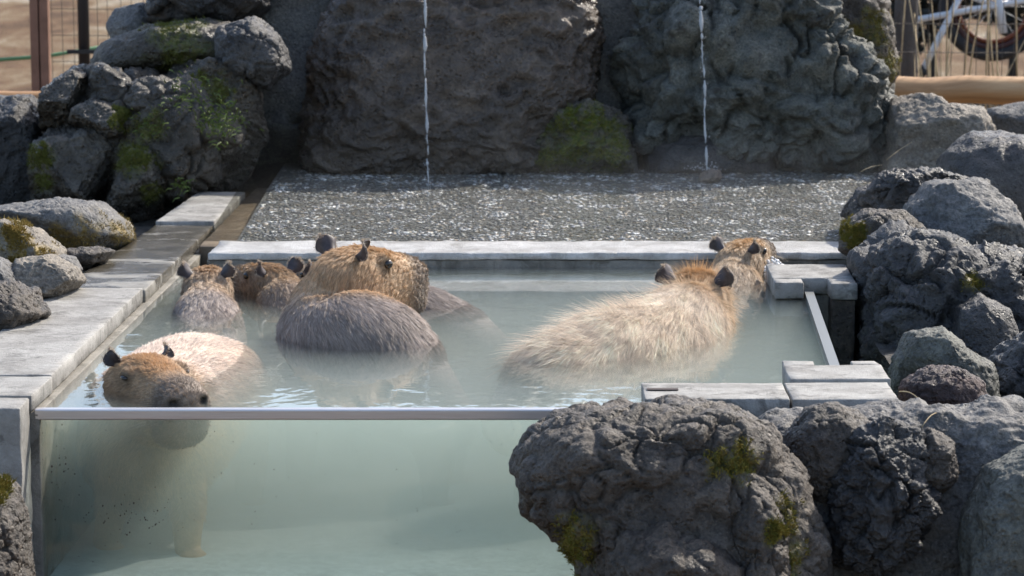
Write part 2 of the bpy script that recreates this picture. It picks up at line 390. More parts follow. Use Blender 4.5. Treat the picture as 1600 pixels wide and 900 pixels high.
m = NT('dry_field'); v = m.coord(0, (1, 0.35, 1)); v2 = m.coord(3)
c = m.ramp(m.noise(v, 1.3, 6, 0.65, 0.3), [(0.36, (0.10, 0.058, 0.032)), (0.47, (0.185, 0.113, 0.062)), (0.56, (0.25, 0.185, 0.115)), (0.66, (0.38, 0.335, 0.26))])
c = m.mix(m.ramp(m.noise(v2, 22, 5, 0.7), [(0.4, 0.55), (0.6, 0.0)]), c, m.mix(1.0, c, (0.5, 0.45, 0.4), 'MULTIPLY'))
m.principled(c, 0.95, m.bump(m.noise(v2, 30, 5, 0.7), 0.8, 0.05), 0.2); M['field'] = m.m

m = NT('rocky_soil'); v = m.coord(1)
c = m.ramp(m.noise(v, 12, 6, 0.7), [(0.3, (0.05, 0.043, 0.036)), (0.5, (0.10, 0.09, 0.078)), (0.7, (0.19, 0.175, 0.155))])
m.principled(c, 0.9, m.bump(m.noise(v, 45, 6, 0.7), 0.9, 0.03), 0.3); M['soil'] = m.m

def water_surface(m, normal, tint=(1, 1, 1), f0=0.02, rough=0.02):
    geo = m.n('ShaderNodeNewGeometry'); dt = m.n('ShaderNodeVectorMath', operation='DOT_PRODUCT')
    m.l(normal, dt.inputs[0]); m.l(geo.outputs['Incoming'], dt.inputs[1])
    k = m.math('SUBTRACT', 1.0, m.math('ABSOLUTE', dt.outputs['Value']), clamp=True)
    fr = m.math('ADD', f0, m.math('MULTIPLY', m.math('POWER', k, 4.6), 1 - f0), clamp=True)
    tr = m.n('ShaderNodeBsdfTransparent'); tr.inputs[0].default_value = (*tint, 1)
    gl = m.n('ShaderNodeBsdfGlossy'); gl.inputs['Roughness'].default_value = rough; m.l(normal, gl.inputs['Normal'])
    mx = m.n('ShaderNodeMixShader'); m.l(fr, mx.inputs[0]); m.l(tr.outputs[0], mx.inputs[1]); m.l(gl.outputs[0], mx.inputs[2])
    m.l(mx.outputs[0], m.out.inputs['Surface'])
m = NT('murky_spring_water'); v = m.coord(0, (1, 0.8, 1))
hgt = m.math('ADD', m.noise(v, 5.0, 3, 0.5, 0.6), m.math('MULTIPLY', m.noise(v, 21.0, 2, 0.5, 0.3), 0.16))
water_surface(m, m.bump(hgt, 0.15, 0.012))
vs = m.n('ShaderNodeVolumeScatter'); vs.inputs['Color'].default_value = (0.78, 0.90, 0.84, 1); vs.inputs['Density'].default_value = 1.9; vs.inputs['Anisotropy'].default_value = 0.0
va = m.n('ShaderNodeVolumeAbsorption'); va.inputs['Color'].default_value = (0.34, 0.44, 0.40, 1); va.inputs['Density'].default_value = 1.3
ad = m.n('ShaderNodeAddShader'); m.l(vs.outputs[0], ad.inputs[0]); m.l(va.outputs[0], ad.inputs[1]); m.l(ad.outputs[0], m.out.inputs['Volume'])
M['water'] = m.m
m = NT('thin_water_film'); v = m.coord(0, (1, 0.6, 1))
water_surface(m, m.bump(m.noise(v, 28.0, 3, 0.55, 0.4), 0.5, 0.006), (0.93, 0.93, 0.9)); M['film'] = m.m
m = NT('clear_pane'); g = m.n('ShaderNodeNewGeometry'); water_surface(m, g.outputs['Normal'], (0.93, 0.97, 0.95), 0.04, 0.0); M['glass'] = m.m
m = NT('brushed_rail'); m.principled((0.60, 0.575, 0.575), 0.34, m.bump(m.noise(m.coord(0, (1, 40, 40)), 9, 3), 0.15, 0.002), 0.5, Metallic=0.75); M['rail'] = m.m
m = NT('grey_rail'); m.principled((0.16, 0.17, 0.17), 0.45, None, 0.5); M['siderail'] = m.m
m = NT('dark_seal'); m.principled((0.05, 0.035, 0.03), 0.7); M['seal'] = m.m
m = NT('falling_water'); x = m.principled((0.95, 0.97, 1.0), 0.08, None, 0.5); x.inputs['Transmission Weight'].default_value = 0.6; x.inputs['IOR'].default_value = 1.33; M['drops'] = m.m
m = NT('foam'); x = m.principled((0.85, 0.87, 0.88), 0.25, None, 0.5); x.inputs['Transmission Weight'].default_value = 0.35; M['foam'] = m.m
m = NT('pine_log'); v = m.coord(0, (0.35, 3, 3))
c = m.ramp(m.noise(v, 6, 5, 0.6, 0.5), [(0.3, (0.24, 0.12, 0.05)), (0.5, (0.44, 0.25, 0.115)), (0.72, (0.58, 0.38, 0.20))])
m.principled(c, 0.5, m.bump(m.noise(v, 20, 4), 0.3, 0.01), 0.4); M['log'] = m.m
m = NT('brown_post_paint'); c = m.ramp(m.noise(m.coord(0), 12, 4), [(0.3, (0.17, 0.085, 0.055)), (0.7, (0.24, 0.125, 0.085))]); m.principled(c, 0.6); M['brownpost'] = m.m
m = NT('black_metal'); m.principled((0.012, 0.012, 0.015), 0.45); M['black'] = m.m
m = NT('wire'); m.principled((0.09, 0.075, 0.06), 0.6); M['wire'] = m.m
m = NT('straw'); c = m.ramp(m.noise(m.coord(0), 30, 3), [(0.3, (0.30, 0.22, 0.12)), (0.7, (0.48, 0.38, 0.23))]); m.principled(c, 0.8); M['straw'] = m.m
m = NT('grass_blade'); c = m.ramp(m.noise(m.coord(0), 40, 3), [(0.3, (0.05, 0.085, 0.015)), (0.6, (0.11, 0.15, 0.03)), (0.8, (0.22, 0.22, 0.07))]); m.principled(c, 0.7); M['blade'] = m.m
m = NT('silver_paint'); m.principled((0.55, 0.56, 0.58), 0.35, None, 0.5); M['silver'] = m.m
m = NT('tyre_rubber'); m.principled((0.02, 0.02, 0.022), 0.75); M['rubber'] = m.m
m = NT('orange_enamel'); m.principled((0.15, 0.04, 0.016), 0.5); M['orange'] = m.m
m = NT('dark_red_enamel'); m.principled((0.045, 0.014, 0.014), 0.5); M['darkred'] = m.m
m = NT('bark'); c = m.ramp(m.noise(m.coord(0, (1, 1, 0.3)), 14, 5), [(0.3, (0.05, 0.045, 0.042)), (0.7, (0.11, 0.10, 0.095))]); m.principled(c, 0.9, m.bump(m.noise(m.coord(0), 30, 4), 0.6, 0.02)); M['bark'] = m.m

# ------------------------------------------------------------------ ground and banks
def terrain(name, x0, x1, y0, y1, nx, ny, fz, mat):
    X, Y = np.meshgrid(np.linspace(x0, x1, nx), np.linspace(y0, y1, ny)); V = np.c_[X.ravel(), Y.ravel(), fz(X.ravel(), Y.ravel())]
    i = np.arange(nx * ny).reshape(ny, nx)
    F = np.stack([i[:-1, :-1].ravel(), i[:-1, 1:].ravel(), i[1:, 1:].ravel(), i[1:, :-1].ravel()], 1)
    o = from_arrays(name, V, F, mat); return tag(o, kind='structure')
GZ = -0.46
tag(from_arrays('ground', [(-250, -40, GZ), (250, -40, GZ), (250, 400, GZ), (-250, 400, GZ)], [[0, 1, 2, 3]], M['field']), kind='structure')
def bank_l(x, y):
    p = np.c_[x * 3, y * 3, x * 0]
    return GZ - 0.05 + (0.44 + 0.05 * fbm(p, 4, 3)) * sstep(-4.2, -2.6, x) * sstep(6.9, 7.35, y) * (1 - sstep(12.3, 13.3, y))
terrain('bank_left', -4.4, -1.36, 6.8, 13.5, 60, 100, bank_l, M['soil'])
def bank_r(x, y):
    p = np.c_[x * 3, y * 3, x * 0]
    return GZ - 0.05 + (0.40 + 0.06 * fbm(p, 4, 5)) * (1 - sstep(2.8, 4.2, x)) * sstep(6.75, 7.1, y) * (1 - sstep(12.3, 13.3, y))
terrain('bank_right', 1.13, 4.4, 6.7, 13.5, 60, 100, bank_r, M['soil'])

# ------------------------------------------------------------------ the pool
pool = tag(empty('soaking_pool', (-0.1, 7.1, GZ)), 'stone-rimmed soaking pool with a glass front and pale coping, full of cloudy water', 'pool')
def xl(y): return -1.215 + (y - 7.31) * 0.039           # inner left edge of the coping
def xr(y): return 0.885 + (y - 7.67) * 0.049            # right pane
yj = [7.33, 8.82, 10.36, 11.25]
block('coping_stone', [(-1.50, 7.345), (xl(7.345) + 0.004, 7.345), (xl(8.815) - 0.002, 8.815), (-1.43, 8.815)], 0.004, 0.052, M['coping'], pool, 0.025, 0.009, 0.002, 3)
block('coping_stone', [(-1.43, 8.83), (xl(8.83) + 0.002, 8.83), (xl(10.35), 10.35), (-1.31, 10.35)], -0.004, 0.043, M['coping_wet'], pool, 0.03, 0.009, 0.003, 5)
block('coping_stone', [(-1.31, 10.365), (xl(10.36), 10.365), (xl(11.25), 11.25), (-1.25, 11.25)], 0.008, 0.056, M['coping'], pool, 0.03, 0.008, 0.003, 7)
block('coping_stone', [(-1.50, 7.075), (xl(7.1) + 0.006, 7.075), (xl(7.33) + 0.008, 7.335), (-1.50, 7.335)], 0.006, 0.05, M['coping'], pool, 0.025, 0.008, 0.002, 9)
block('corner_pillar', [(-1.56, 6.93), (-1.222, 6.93), (-1.222, 7.068), (-1.56, 7.068)], GZ - 0.05, 0.046, M['coping'], pool, 0.03, 0.006, 0.004, 11)
block('side_wall', [(-1.46, 7.085), (xl(7.1) + 0.022, 7.085), (xl(9.9) + 0.022, 9.9), (-1.36, 9.9)], -0.56, 0.0025, M['wall'], pool, 0.05, 0.004, 0.005, 13)
block('channel_wall', [(-1.36, 9.902), (xl(9.9) + 0.018, 9.902), (xl(11.25) + 0.018, 11.25), (-1.29, 11.25)], -0.2, 0.0065, M['wall'], pool, 0.06, 0.004, 0.005, 15)
f = MB(); f.box((-1.3, 7.109, -0.56), (1.4, 9.75, -0.445)); f.build('pool_floor', M['floor'], pool)
# back lip and the submerged bench in front of it
block('back_lip', [(xl(9.6) + 0.09, 9.59), (1.30, 9.60), (1.34, 9.885), (xl(9.88) + 0.09, 9.885)], 0.026, 0.05, M['lip'], pool, 0.04, 0.007, 0.006, 17)
block('lip_wall', [(xl(9.6) + 0.085, 9.594), (1.30, 9.604), (1.34, 9.88), (xl(9.88) + 0.09, 9.88)], -0.50, 0.024, M['wall'], pool, 0.05, 0.005, 0.006, 18)
block('bench', [(xl(9.3) + 0.03, 9.30), (0.83, 9.30), (0.83, 9.588), (xl(9.58) + 0.03, 9.588)], -0.50, -0.035, M['lip'], pool, 0.06, 0.004, 0.003, 19)
# right side: corner coping, back block with its post, the side pane
block('front_coping', [(0.335, 7.03), (0.70, 7.03), (0.70, 7.245), (0.335, 7.245)], 0.0, 0.05, M['coping'], pool, 0.025, 0.007, 0.002, 21)
block('front_coping', [(0.706, 7.03), (0.975, 7.035), (0.975, 7.262), (0.706, 7.245)], 0.0, 0.049, M['coping'], pool, 0.025, 0.007, 0.002, 23)
block('corner_coping', [(0.722, 7.266), (0.985, 7.27), (0.985, 7.47), (0.722, 7.46)], 0.004, 0.056, M['coping'], pool, 0.025, 0.008, 0.002, 25)
block('corner_coping', [(0.724, 7.464), (0.808, 7.464), (0.812, 7.53), (0.727, 7.53)], 0.004, 0.0555, M['coping'], pool, 0.025, 0.004, 0.002, 26)
block('corner_coping', [(0.91, 7.474), (0.985, 7.474), (0.975, 7.53), (0.91, 7.53)], 0.004, 0.0555, M['coping'], pool, 0.025, 0.006, 0.002, 27)
n = MB(); n.box((0.345, 7.135, 0.0512), (0.425, 7.16, 0.0535)); n.build('coping_slot', M['seal'], pool)
block('front_wall', [(0.345, 7.045), (1.0, 7.045), (1.0, 7.24), (0.345, 7.24)], GZ - 0.1, -0.002, M['mortar_pale'], pool, 0.05, 0.004, 0.006, 29)
block('corner_wall', [(0.735, 7.243), (1.0, 7.243), (1.0, 7.52), (0.735, 7.52)], GZ - 0.1, 0.002, M['wall'], pool, 0.05, 0.004, 0.005, 31)
block('back_block', [(0.833, 8.99), (1.093, 8.99), (1.10, 9.29), (0.838, 9.29)], 0.003, 0.056, M['coping'], pool, 0.025, 0.008, 0.003, 33)
block('back_block', [(0.833, 8.90), (0.925, 8.90), (0.926, 8.987), (0.833, 8.987)], 0.003, 0.0555, M['coping'], pool, 0.025, 0.008, 0.003, 35)
block('back_block', [(1.008, 8.88), (1.093, 8.88), (1.093, 8.987), (1.008, 8.987)], 0.003, 0.0555, M['coping'], pool, 0.025, 0.008, 0.003, 37)
block('block_leg', [(0.838, 8.912), (0.92, 8.912), (0.92, 9.28), (0.838, 9.28)], -0.5, 0.0, M['wall'], pool, 0.04, 0.003, 0.004, 39)
block('post', [(1.012, 8.89), (1.088, 8.89), (1.088, 8.98), (1.012, 8.98)], -0.5, 0.0, M['lava_brown'], pool, 0.02, 0.005, 0.006, 41)
block('block_leg', [(0.924, 9.0), (1.088, 9.0), (1.088, 9.28), (0.924, 9.28)], -0.5, 0.0, M['wall'], pool, 0.04, 0.003, 0.004, 43)
block('right_wall', [(1.115, 9.0), (1.30, 9.0), (1.34, 9.58), (1.25, 9.58)], -0.5, 0.03, M['mortar_pale'], pool, 0.05, 0.004, 0.006, 44)
g = MB(); y0, y1 = 7.532, 8.98
def quadbox(mb, a, b, t, z0, z1):
    a = np.array(a); b = np.array(b); dn = (b - a) / np.linalg.norm(b - a); nn = np.array([-dn[1], dn[0]]) * t / 2
    P = [a - nn, a + nn, b + nn, b - nn]
    mb.add([(*p, z0) for p in P] + [(*p, z1) for p in P], [[0, 1, 2, 3][::-1], [4, 5, 6, 7], [0, 1, 5, 4], [1, 2, 6, 5], [2, 3, 7, 6], [3, 0, 4, 7]])
quadbox(g, (xr(y0), y0), (xr(y1), y1), 0.010, -0.46, -0.006); g.build('side_pane', M['glass'], pool)
g = MB(); quadbox(g, (xr(y0), y0), (xr(y1), y1), 0.028, -0.004, 0.016); g.build('side_rail', M['siderail'], pool)
g = MB(); g.box((-1.212, 7.094, -0.50), (0.36, 7.106, -0.018)); g.build('front_pane', M['glass'], pool)
g = MB(); g.box((-1.214, 7.084, -0.016), (0.345, 7.114, 0.012)); o = g.build('front_rail', M['rail'], pool)
bv = o.modifiers.new('bevel', 'BEVEL'); bv.width = 0.004; bv.segments = 3
g = MB(); g.box((-1.221, 7.088, -0.50), (-1.2125, 7.112, 0.0)); g.build('pane_seal', M['seal'], pool)

rg = np.random.RandomState(21); q = MB()
Vi, Fi = ico(1)
for k in range(190):
    if k < 60: a_, b_ = rg.normal(215, 45), rg.normal(805, 16)
    elif k < 90: a_, b_ = rg.normal(95, 14), rg.normal(735, 30)
    else: a_, b_ = rg.uniform(50, 860), 900 - 230 * rg.uniform(0, 1) ** 0.7
    c0 = at_y(a_, b_, 7.0925); r = rg.uniform(0.0006, 0.0022) * (1 if k < 90 else 0.7)
    q.add(c0 + Vi * np.array([r, 0.0006, r * rg.uniform(0.7, 1.6)]), Fi.tolist())
q.build('glass_specks', M['seal'], pool)['kind'] = 'stuff'
# water body
wp = [(-1.20, 7.116), (0.36, 7.116), (0.36, 7.235), (0.73, 7.235), (0.73, 7.515), (0.868, 7.515), (xr(8.95) - 0.008, 8.95), (0.86, 8.95), (0.86, 9.27), (1.27, 9.27), (1.27, 9.62), (-1.10, 9.62)]
nW = len(wp); V = [(x, y, 0.0) for x, y in wp] + [(x, y, -0.452) for x, y in wp]
F = [list(range(nW)), [nW + i for i in range(nW)][::-1]] + [[i, i + nW, (i + 1) % nW + nW, (i + 1) % nW] for i in range(nW)]
tag(from_arrays('water', V, F, M['water'], None, False), kind='structure')

# ------------------------------------------------------------------ gravel shelf behind the pool
SH = lambda x, y: 0.046 + 0.030 * sstep(9.9, 11.6, y)
def shelf_z(x, y): return SH(x, y) + 0.003 * fbm(np.c_[x * 6, y * 6, x * 0], 3, 2)
m = NT('exposed_aggregate'); v = m.coord(0)
c = m.ramp(m.noise(v, 70, 3, 0.7), [(0.3, (0.10, 0.10, 0.10)), (0.6, (0.22, 0.22, 0.21)), (0.8, (0.38, 0.37, 0.34))])
m.principled(c, 0.5, m.bump(m.voro(v, 80), 0.5, 0.006), 0.4); M['aggregate'] = m.m
terrain('gravel_shelf', -0.97, 2.1, 9.89, 12.2, 90, 70, shelf_z, M['aggregate'])
m = NT('wet_pebble'); cc = m.attr('pc', 'Color')
m.principled(cc, 0.42, None, 0.4); M['pebble'] = m.m
rng = np.random.RandomState(4)
NP = 26000
px = rng.uniform(-0.96, 1.75, NP); py = 9.9 + 1.95 * rng.uniform(0, 1, NP) ** 1.0
Vi, Fi = ico(1)
r = 0.0040 + 0.0060 * rng.uniform(0, 1, NP) ** 2.2
ang = rng.uniform(0, 6.28, NP); st = rng.uniform(0.8, 1.5, NP)
Vp = np.zeros((NP, 12, 3)); jit = 1 + 0.22 * rng.normal(size=(NP, 12, 1))
loc = Vi[None] * jit * r[:, None, None] * np.stack([st, 1 / st, np.full(NP, 0.22)], 1)[:, None, :]
ca, sa = np.cos(ang)[:, None], np.sin(ang)[:, None]
Vp[..., 0] = px[:, None] + loc[..., 0] * ca - loc[..., 1] * sa
Vp[..., 1] = py[:, None] + loc[..., 0] * sa + loc[..., 1] * ca
Vp[..., 2] = shelf_z(px, py)[:, None] + loc[..., 2] + 0.001
Fp = (Fi[None] + (np.arange(NP) * 12)[:, None, None]).reshape(-1, 3)
peb = from_arrays('pebbles', Vp.reshape(-1, 3), Fp, M['pebble'], None, True)
pal = np.array([(0.10, 0.10, 0.10), (0.17, 0.17, 0.165), (0.26, 0.255, 0.24), (0.40, 0.39, 0.36), (0.20, 0.165, 0.12), (0.06, 0.06, 0.065), (0.13, 0.14, 0.13), (0.55, 0.53, 0.50)])
pc = pal[rng.choice(8, NP, p=[.16, .22, .20, .08, .17, .05, .11, .01])] * rng.uniform(1.6, 2.3, (NP, 1))
at = peb.data.color_attributes.new('pc', 'FLOAT_COLOR', 'POINT'); at.data.foreach_set('color', np.repeat(np.c_[pc, np.ones(NP)], 12, 0).astype(np.float32).ravel())
tag(peb, 'small wet grey and tan pebbles set in the shelf below the waterfalls', 'pebbles', kind='stuff')
fl = terrain('water_film', -1.085, 1.9, 9.89, 12.1, 40, 50, lambda x, y: SH(x, y) + 0.0022, M['film'])
block('channel_floor', [(-1.10, 9.89), (-0.965, 9.89), (-0.95, 11.6), (-1.05, 11.6)], -0.06, 0.03, M['channel'], pool, 0.06, 0.002, 0.004, 51)

# ------------------------------------------------------------------ rockwork behind the pool
rock('rockwork', 'grey mortar backing wall holding the waterfall boulders together', [(40, 350), (90, 160), (230, 70), (330, -60), (700, -90), (1150, -90), (1340, -60), (1385, 150), (1380, 285), (900, 290), (450, 292), (200, 330)], 12.75, 0.72, M['mortar'], 'smooth', 3, 7, 0.55, 0.6, cat='wall', amp=0.6, freq=1.6)
rock('boulder', 'big smooth dark brown boulder behind the left waterfall', [(478, 282), (480, 180), (498, 60), (560, -50), (760, -75), (915, -50), (932, 60), (926, 150), (880, 215), (830, 290), (650, 292)], 12.05, 0.42, M['brown'], 'slab', 12, 7, 0.6, 0.62, cat='boulder', amp=1.1, freq=1.1)
rock('rock', 'moss-covered rounded rock at the foot of the brown boulder', [(828, 285), (838, 225), (868, 180), (915, 158), (960, 172), (1000, 215), (1012, 285)], 11.80, 0.2, M['mossy'], 'facet', 14, 7, 0.6, 0.7, cuts=6, cut=(0.5, 0.75), moss=[(895, 215, 60), (950, 225, 45), (865, 250, 35)], amp=1.8)
rock('boulder', 'large lumpy grey-green lava boulder behind the right waterfall', [(985, 235), (972, 120), (985, 10), (1040, -80), (1180, -100), (1270, -70), (1310, 40), (1372, 130), (1392, 215), (1372, 282), (1250, 280), (1120, 262)], 12.1, 0.46, M['lava_green'], 'lava', 21, 7, 0.6, 0.7, cat='boulder', amp=1.0, freq=1.9)
rock('rock', 'brown rock with ochre moss topping the lava boulder', [(1262, 90), (1275, -20), (1330, -80), (1375, -20), (1392, 60), (1400, 125), (1370, 150)], 12.35, 0.3, M['lava_brown'], 'lumpy', 23, 6, moss=[(1358, 50, 38), (1380, 105, 30)])
rock('rock', 'low dark rock ledge under the lava boulder beside the mossy rock', [(1000, 285), (1010, 225), (1060, 205), (1160, 215), (1210, 250), (1215, 285)], 11.95, 0.22, M['lava_dark'], 'smooth', 25, 6, 0.65)
# left massif
rock('boulder', 'weathered brown boulder filling the left end of the rock wall behind the pile', [(52, 345), (58, 235), (85, 140), (118, 110), (200, 118), (330, 130), (390, 220), (345, 290), (240, 352), (120, 350)], 11.55, 0.42, M['massif'], 'lava', 31, 7, 0.55, 0.65, cuts=6, cut=(0.5, 0.75), cat='boulder', moss=[(210, 255, 40), (230, 200, 30), (235, 300, 22)], amp=0.75, freq=1.5)
MS = 'stones piled at the left end of the rock wall'
rock('rock', 'tall brown rock at the bottom of the left pile, ochre moss on its side', [(42, 350), (44, 245), (72, 200), (128, 190), (168, 215), (196, 270), (205, 350)], 11.33, 0.30, M['massif'], 'facet', 131, 6, 0.5, 0.6, cuts=9, cut=(0.45, 0.75), amp=1.6, moss=[(62, 245, 26), (66, 285, 18)])
rock('rock', 'brown knob at the top of the left pile beside the black post', [(62, 200), (72, 132), (108, 98), (136, 116), (142, 165), (112, 205)], 11.5, 0.24, M['massif'], 'facet', 133, 6, 0.5, 0.6, cuts=8, cut=(0.45, 0.75), amp=1.6)
rock('rock', 'grey tilted stone in the middle of the left pile', [(92, 205), (128, 165), (180, 138), (214, 150), (220, 205), (182, 218), (122, 214)], 11.33, 0.24, M['massif'], 'facet', 135, 6, 0.5, 0.6, cuts=8, cut=(0.45, 0.75), amp=1.6, moss=[(190, 185, 20)])
rock('rock', 'mossy brown stone low in the left pile by the far coping', [(168, 310), (170, 230), (212, 212), (254, 235), (262, 290), (238, 352), (190, 350)], 11.28, 0.26, M['massif'], 'facet', 137, 6, 0.5, 0.6, cuts=8, cut=(0.45, 0.75), amp=1.6, moss=[(212, 250, 32), (235, 300, 20)])
rock('boulder', 'dark flat-faced boulder with grass tufts in the rock wall', [(205, 200), (215, 120), (270, 92), (350, 100), (400, 140), (412, 215), (375, 290), (300, 300), (240, 280)], 11.45, 0.36, M['massif'], 'facet', 36, 7, 0.5, 0.6, cuts=10, cut=(0.42, 0.7), cat='boulder', moss=[(320, 160, 50), (345, 205, 35)], amp=1.2)
rock('rock', 'sloping lichen-stained rock on top of the left boulders', [(130, 130), (160, 75), (230, 45), (330, 35), (420, 50), (440, 110), (330, 110), (210, 125)], 11.85, 0.35, M['massif'], 'slab', 35, 6, moss=[(280, 70, 60)])
rock('rock', 'black jagged lava rock overhanging the left corner of the shelf', [(335, 110), (345, 45), (400, 28), (442, 60), (452, 110), (420, 138), (370, 130)], 11.45, 0.2, M['lava_dark'], 'lava', 37, 6, amp=0.8)
rock('rock', 'dark rock capping the rock wall beside the sloping rock', [(232, 30), (240, -60), (330, -130), (420, -60), (418, 10), (360, 38), (290, 42)], 12.0, 0.3, M['lava_dark'], 'lumpy', 39, 6)
rock('rock', 'small bluish grey rock at the upper left of the rock wall', [(165, 40), (180, 14), (225, 5), (250, 25), (245, 60), (210, 76), (178, 72)], 12.1, 0.14, M['grey'], 'facet', 41, 5, cuts=3)
rock('rock', 'upright bluish rock leaning on the left end of the rock wall', [(-60, 350), (-50, 200), (0, 152), (50, 150), (72, 190), (70, 280), (60, 345)], 11.75, 0.3, M['lava_dark'], 'facet', 43, 6, cuts=2)
# rocks left of the coping
rock('rock', 'rounded grey rock with ochre lichen at its foot, left of the coping', [(-40, 350), (-10, 322), (90, 310), (160, 318), (195, 345), (208, 372), (170, 392), (60, 390)], 9.95, 0.30, M['grey'], 'facet', 51, 6, 0.65, 0.7, cuts=3, moss=[(130, 372, 40), (190, 365, 26), (95, 375, 30)])
rock('rock', 'tan rock with yellow lichen patches left of the coping', [(-60, 430), (-40, 355), (10, 343), (60, 358), (95, 390), (100, 425), (60, 450)], 9.25, 0.24, M['tan'], 'facet', 53, 6, 0.65, 0.75, cuts=3, moss=[(20, 375, 34), (28, 402, 22), (70, 395, 20)])
rock('rock', 'flat streaked grey rock against the coping edge', [(10, 455), (30, 405), (80, 398), (120, 420), (130, 438), (90, 470), (40, 475)], 8.85, 0.2, M['tan'], 'slab', 55, 6, 0.7, cuts=2)
rock('rock', 'small grey stone tucked between rocks and coping', [(66, 410), (90, 395), (118, 402), (130, 422), (105, 432), (78, 428)], 9.25, 0.07, M['grey'], 'smooth', 57, 5)
rock('rock', 'knobbly low rock between the lichen rocks and the coping', [(98, 412), (105, 390), (150, 385), (178, 392), (160, 412), (130, 422)], 9.5, 0.13, M['lava_brown'], 'lumpy', 58, 5)
rock('rock', 'pale grey rock below the tan lichen rock', [(-60, 480), (-50, 415), (0, 402), (30, 425), (42, 465), (0, 480)], 8.75, 0.18, M['grey'], 'facet', 59, 6, cuts=3)
rock('rock', 'pitted dark-topped rock beside the first long coping stone', [(-70, 540), (-60, 450), (10, 440), (55, 455), (75, 490), (40, 515), (0, 540)], 8.35, 0.2, M['lava_brown'], 'lumpy', 61, 6, 0.7)
rock('rock', 'brown lava rock in front of the corner pillar', [(-90, 960), (-80, 760), (-20, 725), (20, 760), (42, 840), (48, 960)], 6.78, 0.16, M['lava_brown'], 'lava', 63, 6, moss=[(0, 765, 20)], amp=0.7)
# right side
rock('rock', 'flat-topped tan and grey rock below the log rail', [(1375, 285), (1380, 190), (1390, 155), (1440, 148), (1470, 165), (1530, 172), (1548, 205), (1540, 285)], 11.9, 0.35, M['tan'], 'facet', 71, 6, 0.6, 0.7, cuts=3, moss=[])
rock('rock', 'round dark brown boulder behind the right-hand rocks', [(1455, 330), (1470, 240), (1510, 210), (1580, 206), (1660, 225), (1690, 330), (1600, 400)], 10.7, 0.33, M['lava_dark'], 'smooth', 73, 6, 0.7)
rock('rock', 'smooth blue-grey rock with one pale sunlit face', [(1408, 420), (1415, 330), (1450, 288), (1530, 280), (1575, 320), (1612, 400), (1600, 450), (1480, 450)], 9.75, 0.3, M['grey'], 'facet', 77, 6, 0.6, 0.7, cuts=4)
rock('rock', 'jagged dark lava rock at the edge of the gravel shelf', [(1303, 340), (1330, 312), (1385, 272), (1450, 268), (1540, 285), (1562, 310), (1480, 345), (1400, 365), (1330, 360)], 10.1, 0.24, M['lava_dark'], 'lava', 79, 7, 0.6, 0.7, cuts=6, cut=(0.5, 0.75), amp=1.0, freq=1.3)
rock('rock', 'olive-tinged rounded rock beside the foaming inlet', [(1310, 390), (1316, 350), (1350, 328), (1410, 330), (1450, 360), (1450, 410), (1350, 412)], 9.55, 0.17, M['lava_brown'], 'lumpy', 81, 6, moss=[(1335, 365, 25)], amp=0.7)
rock('boulder', 'huge black lava boulder along the right side of the pool', [(1335, 640), (1345, 500), (1338, 410), (1380, 372), (1450, 365), (1520, 400), (1620, 405), (1700, 480), (1700, 700), (1400, 680)], 9.2, 0.42, M['lava_dark'], 'lava', 83, 7, 0.55, 0.6, cuts=1, cut=(0.75, 0.85), cat='boulder', amp=0.85, freq=1.6, moss=[(1520, 440, 18)])
rock('rock', 'rounded black cobble bulging from the black lava boulder', [(1488, 560), (1495, 480), (1530, 458), (1575, 480), (1592, 540), (1580, 600), (1520, 600)], 8.72, 0.13, M['lava_dark'], 'smooth', 85, 6)
rock('rock', 'grey-green rock behind the reddish lava rock', [(1388, 640), (1398, 560), (1420, 520), (1470, 512), (1510, 545), (1550, 570), (1562, 640)], 7.95, 0.2, M['lava_green'], 'facet', 87, 6, cuts=3)
rock('rock', 'reddish crumbly lava rock beside the corner coping', [(1402, 640), (1412, 595), (1450, 572), (1500, 575), (1535, 600), (1545, 645), (1470, 655)], 7.5, 0.13, M['lava_red'], 'lava', 89, 6, amp=0.6, freq=1.6)
rock('rock', 'dark rock face rising behind the grey-green rock', [(1540, 700), (1550, 560), (1600, 520), (1690, 560), (1690, 720)], 8.1, 0.2, M['lava_dark'], 'lumpy', 90, 6)
rock('rock', 'distant grey rock under the log rail', [(1525, 215), (1540, 172), (1600, 160), (1680, 170), (1690, 240), (1560, 240)], 13.2, 0.3, M['grey'], 'facet', 91, 5, cuts=2)
# foreground
rock('rockwork', 'pale mortar bed gripping the front right rocks', [(1150, 990), (1165, 720), (1190, 655), (1300, 642), (1450, 632), (1560, 632), (1720, 650), (1740, 990)], 6.98, 0.24, M['mortar_pale'], 'smooth', 93, 7, 0.55, 0.6, cat='wall', amp=0.9, freq=2.0)
rock('boulder', 'big rounded dark grey lava boulder overlapping the glass front', [(798, 735), (815, 700), (850, 660), (920, 640), (1040, 630), (1140, 634), (1205, 668), (1250, 740), (1285, 830), (1300, 990), (900, 1000), (905, 880), (868, 840), (820, 800)], 6.72, 0.30, M['lava_brown'], 'lava', 95, 7, 0.62, 0.7, cat='boulder', amp=0.42, freq=2.0, moss=[(1145, 720, 40), (1215, 820, 45), (900, 850, 40), (1230, 880, 40)])
rock('rock', 'rounded rock low in front of the big lava boulder', [(945, 990), (950, 870), (980, 835), (1040, 820), (1100, 840), (1160, 880), (1170, 990)], 6.46, 0.14, M['lava_brown'], 'lumpy', 97, 6, 0.65, 0.75, amp=0.9)
rock('rock', 'ribbed narrow lava rock at the right of the big lava boulder', [(1150, 990), (1145, 800), (1165, 740), (1200, 755), (1225, 820), (1235, 990)], 6.5, 0.12, M['lava_brown'], 'lumpy', 98, 6, moss=[(1210, 830, 22)])
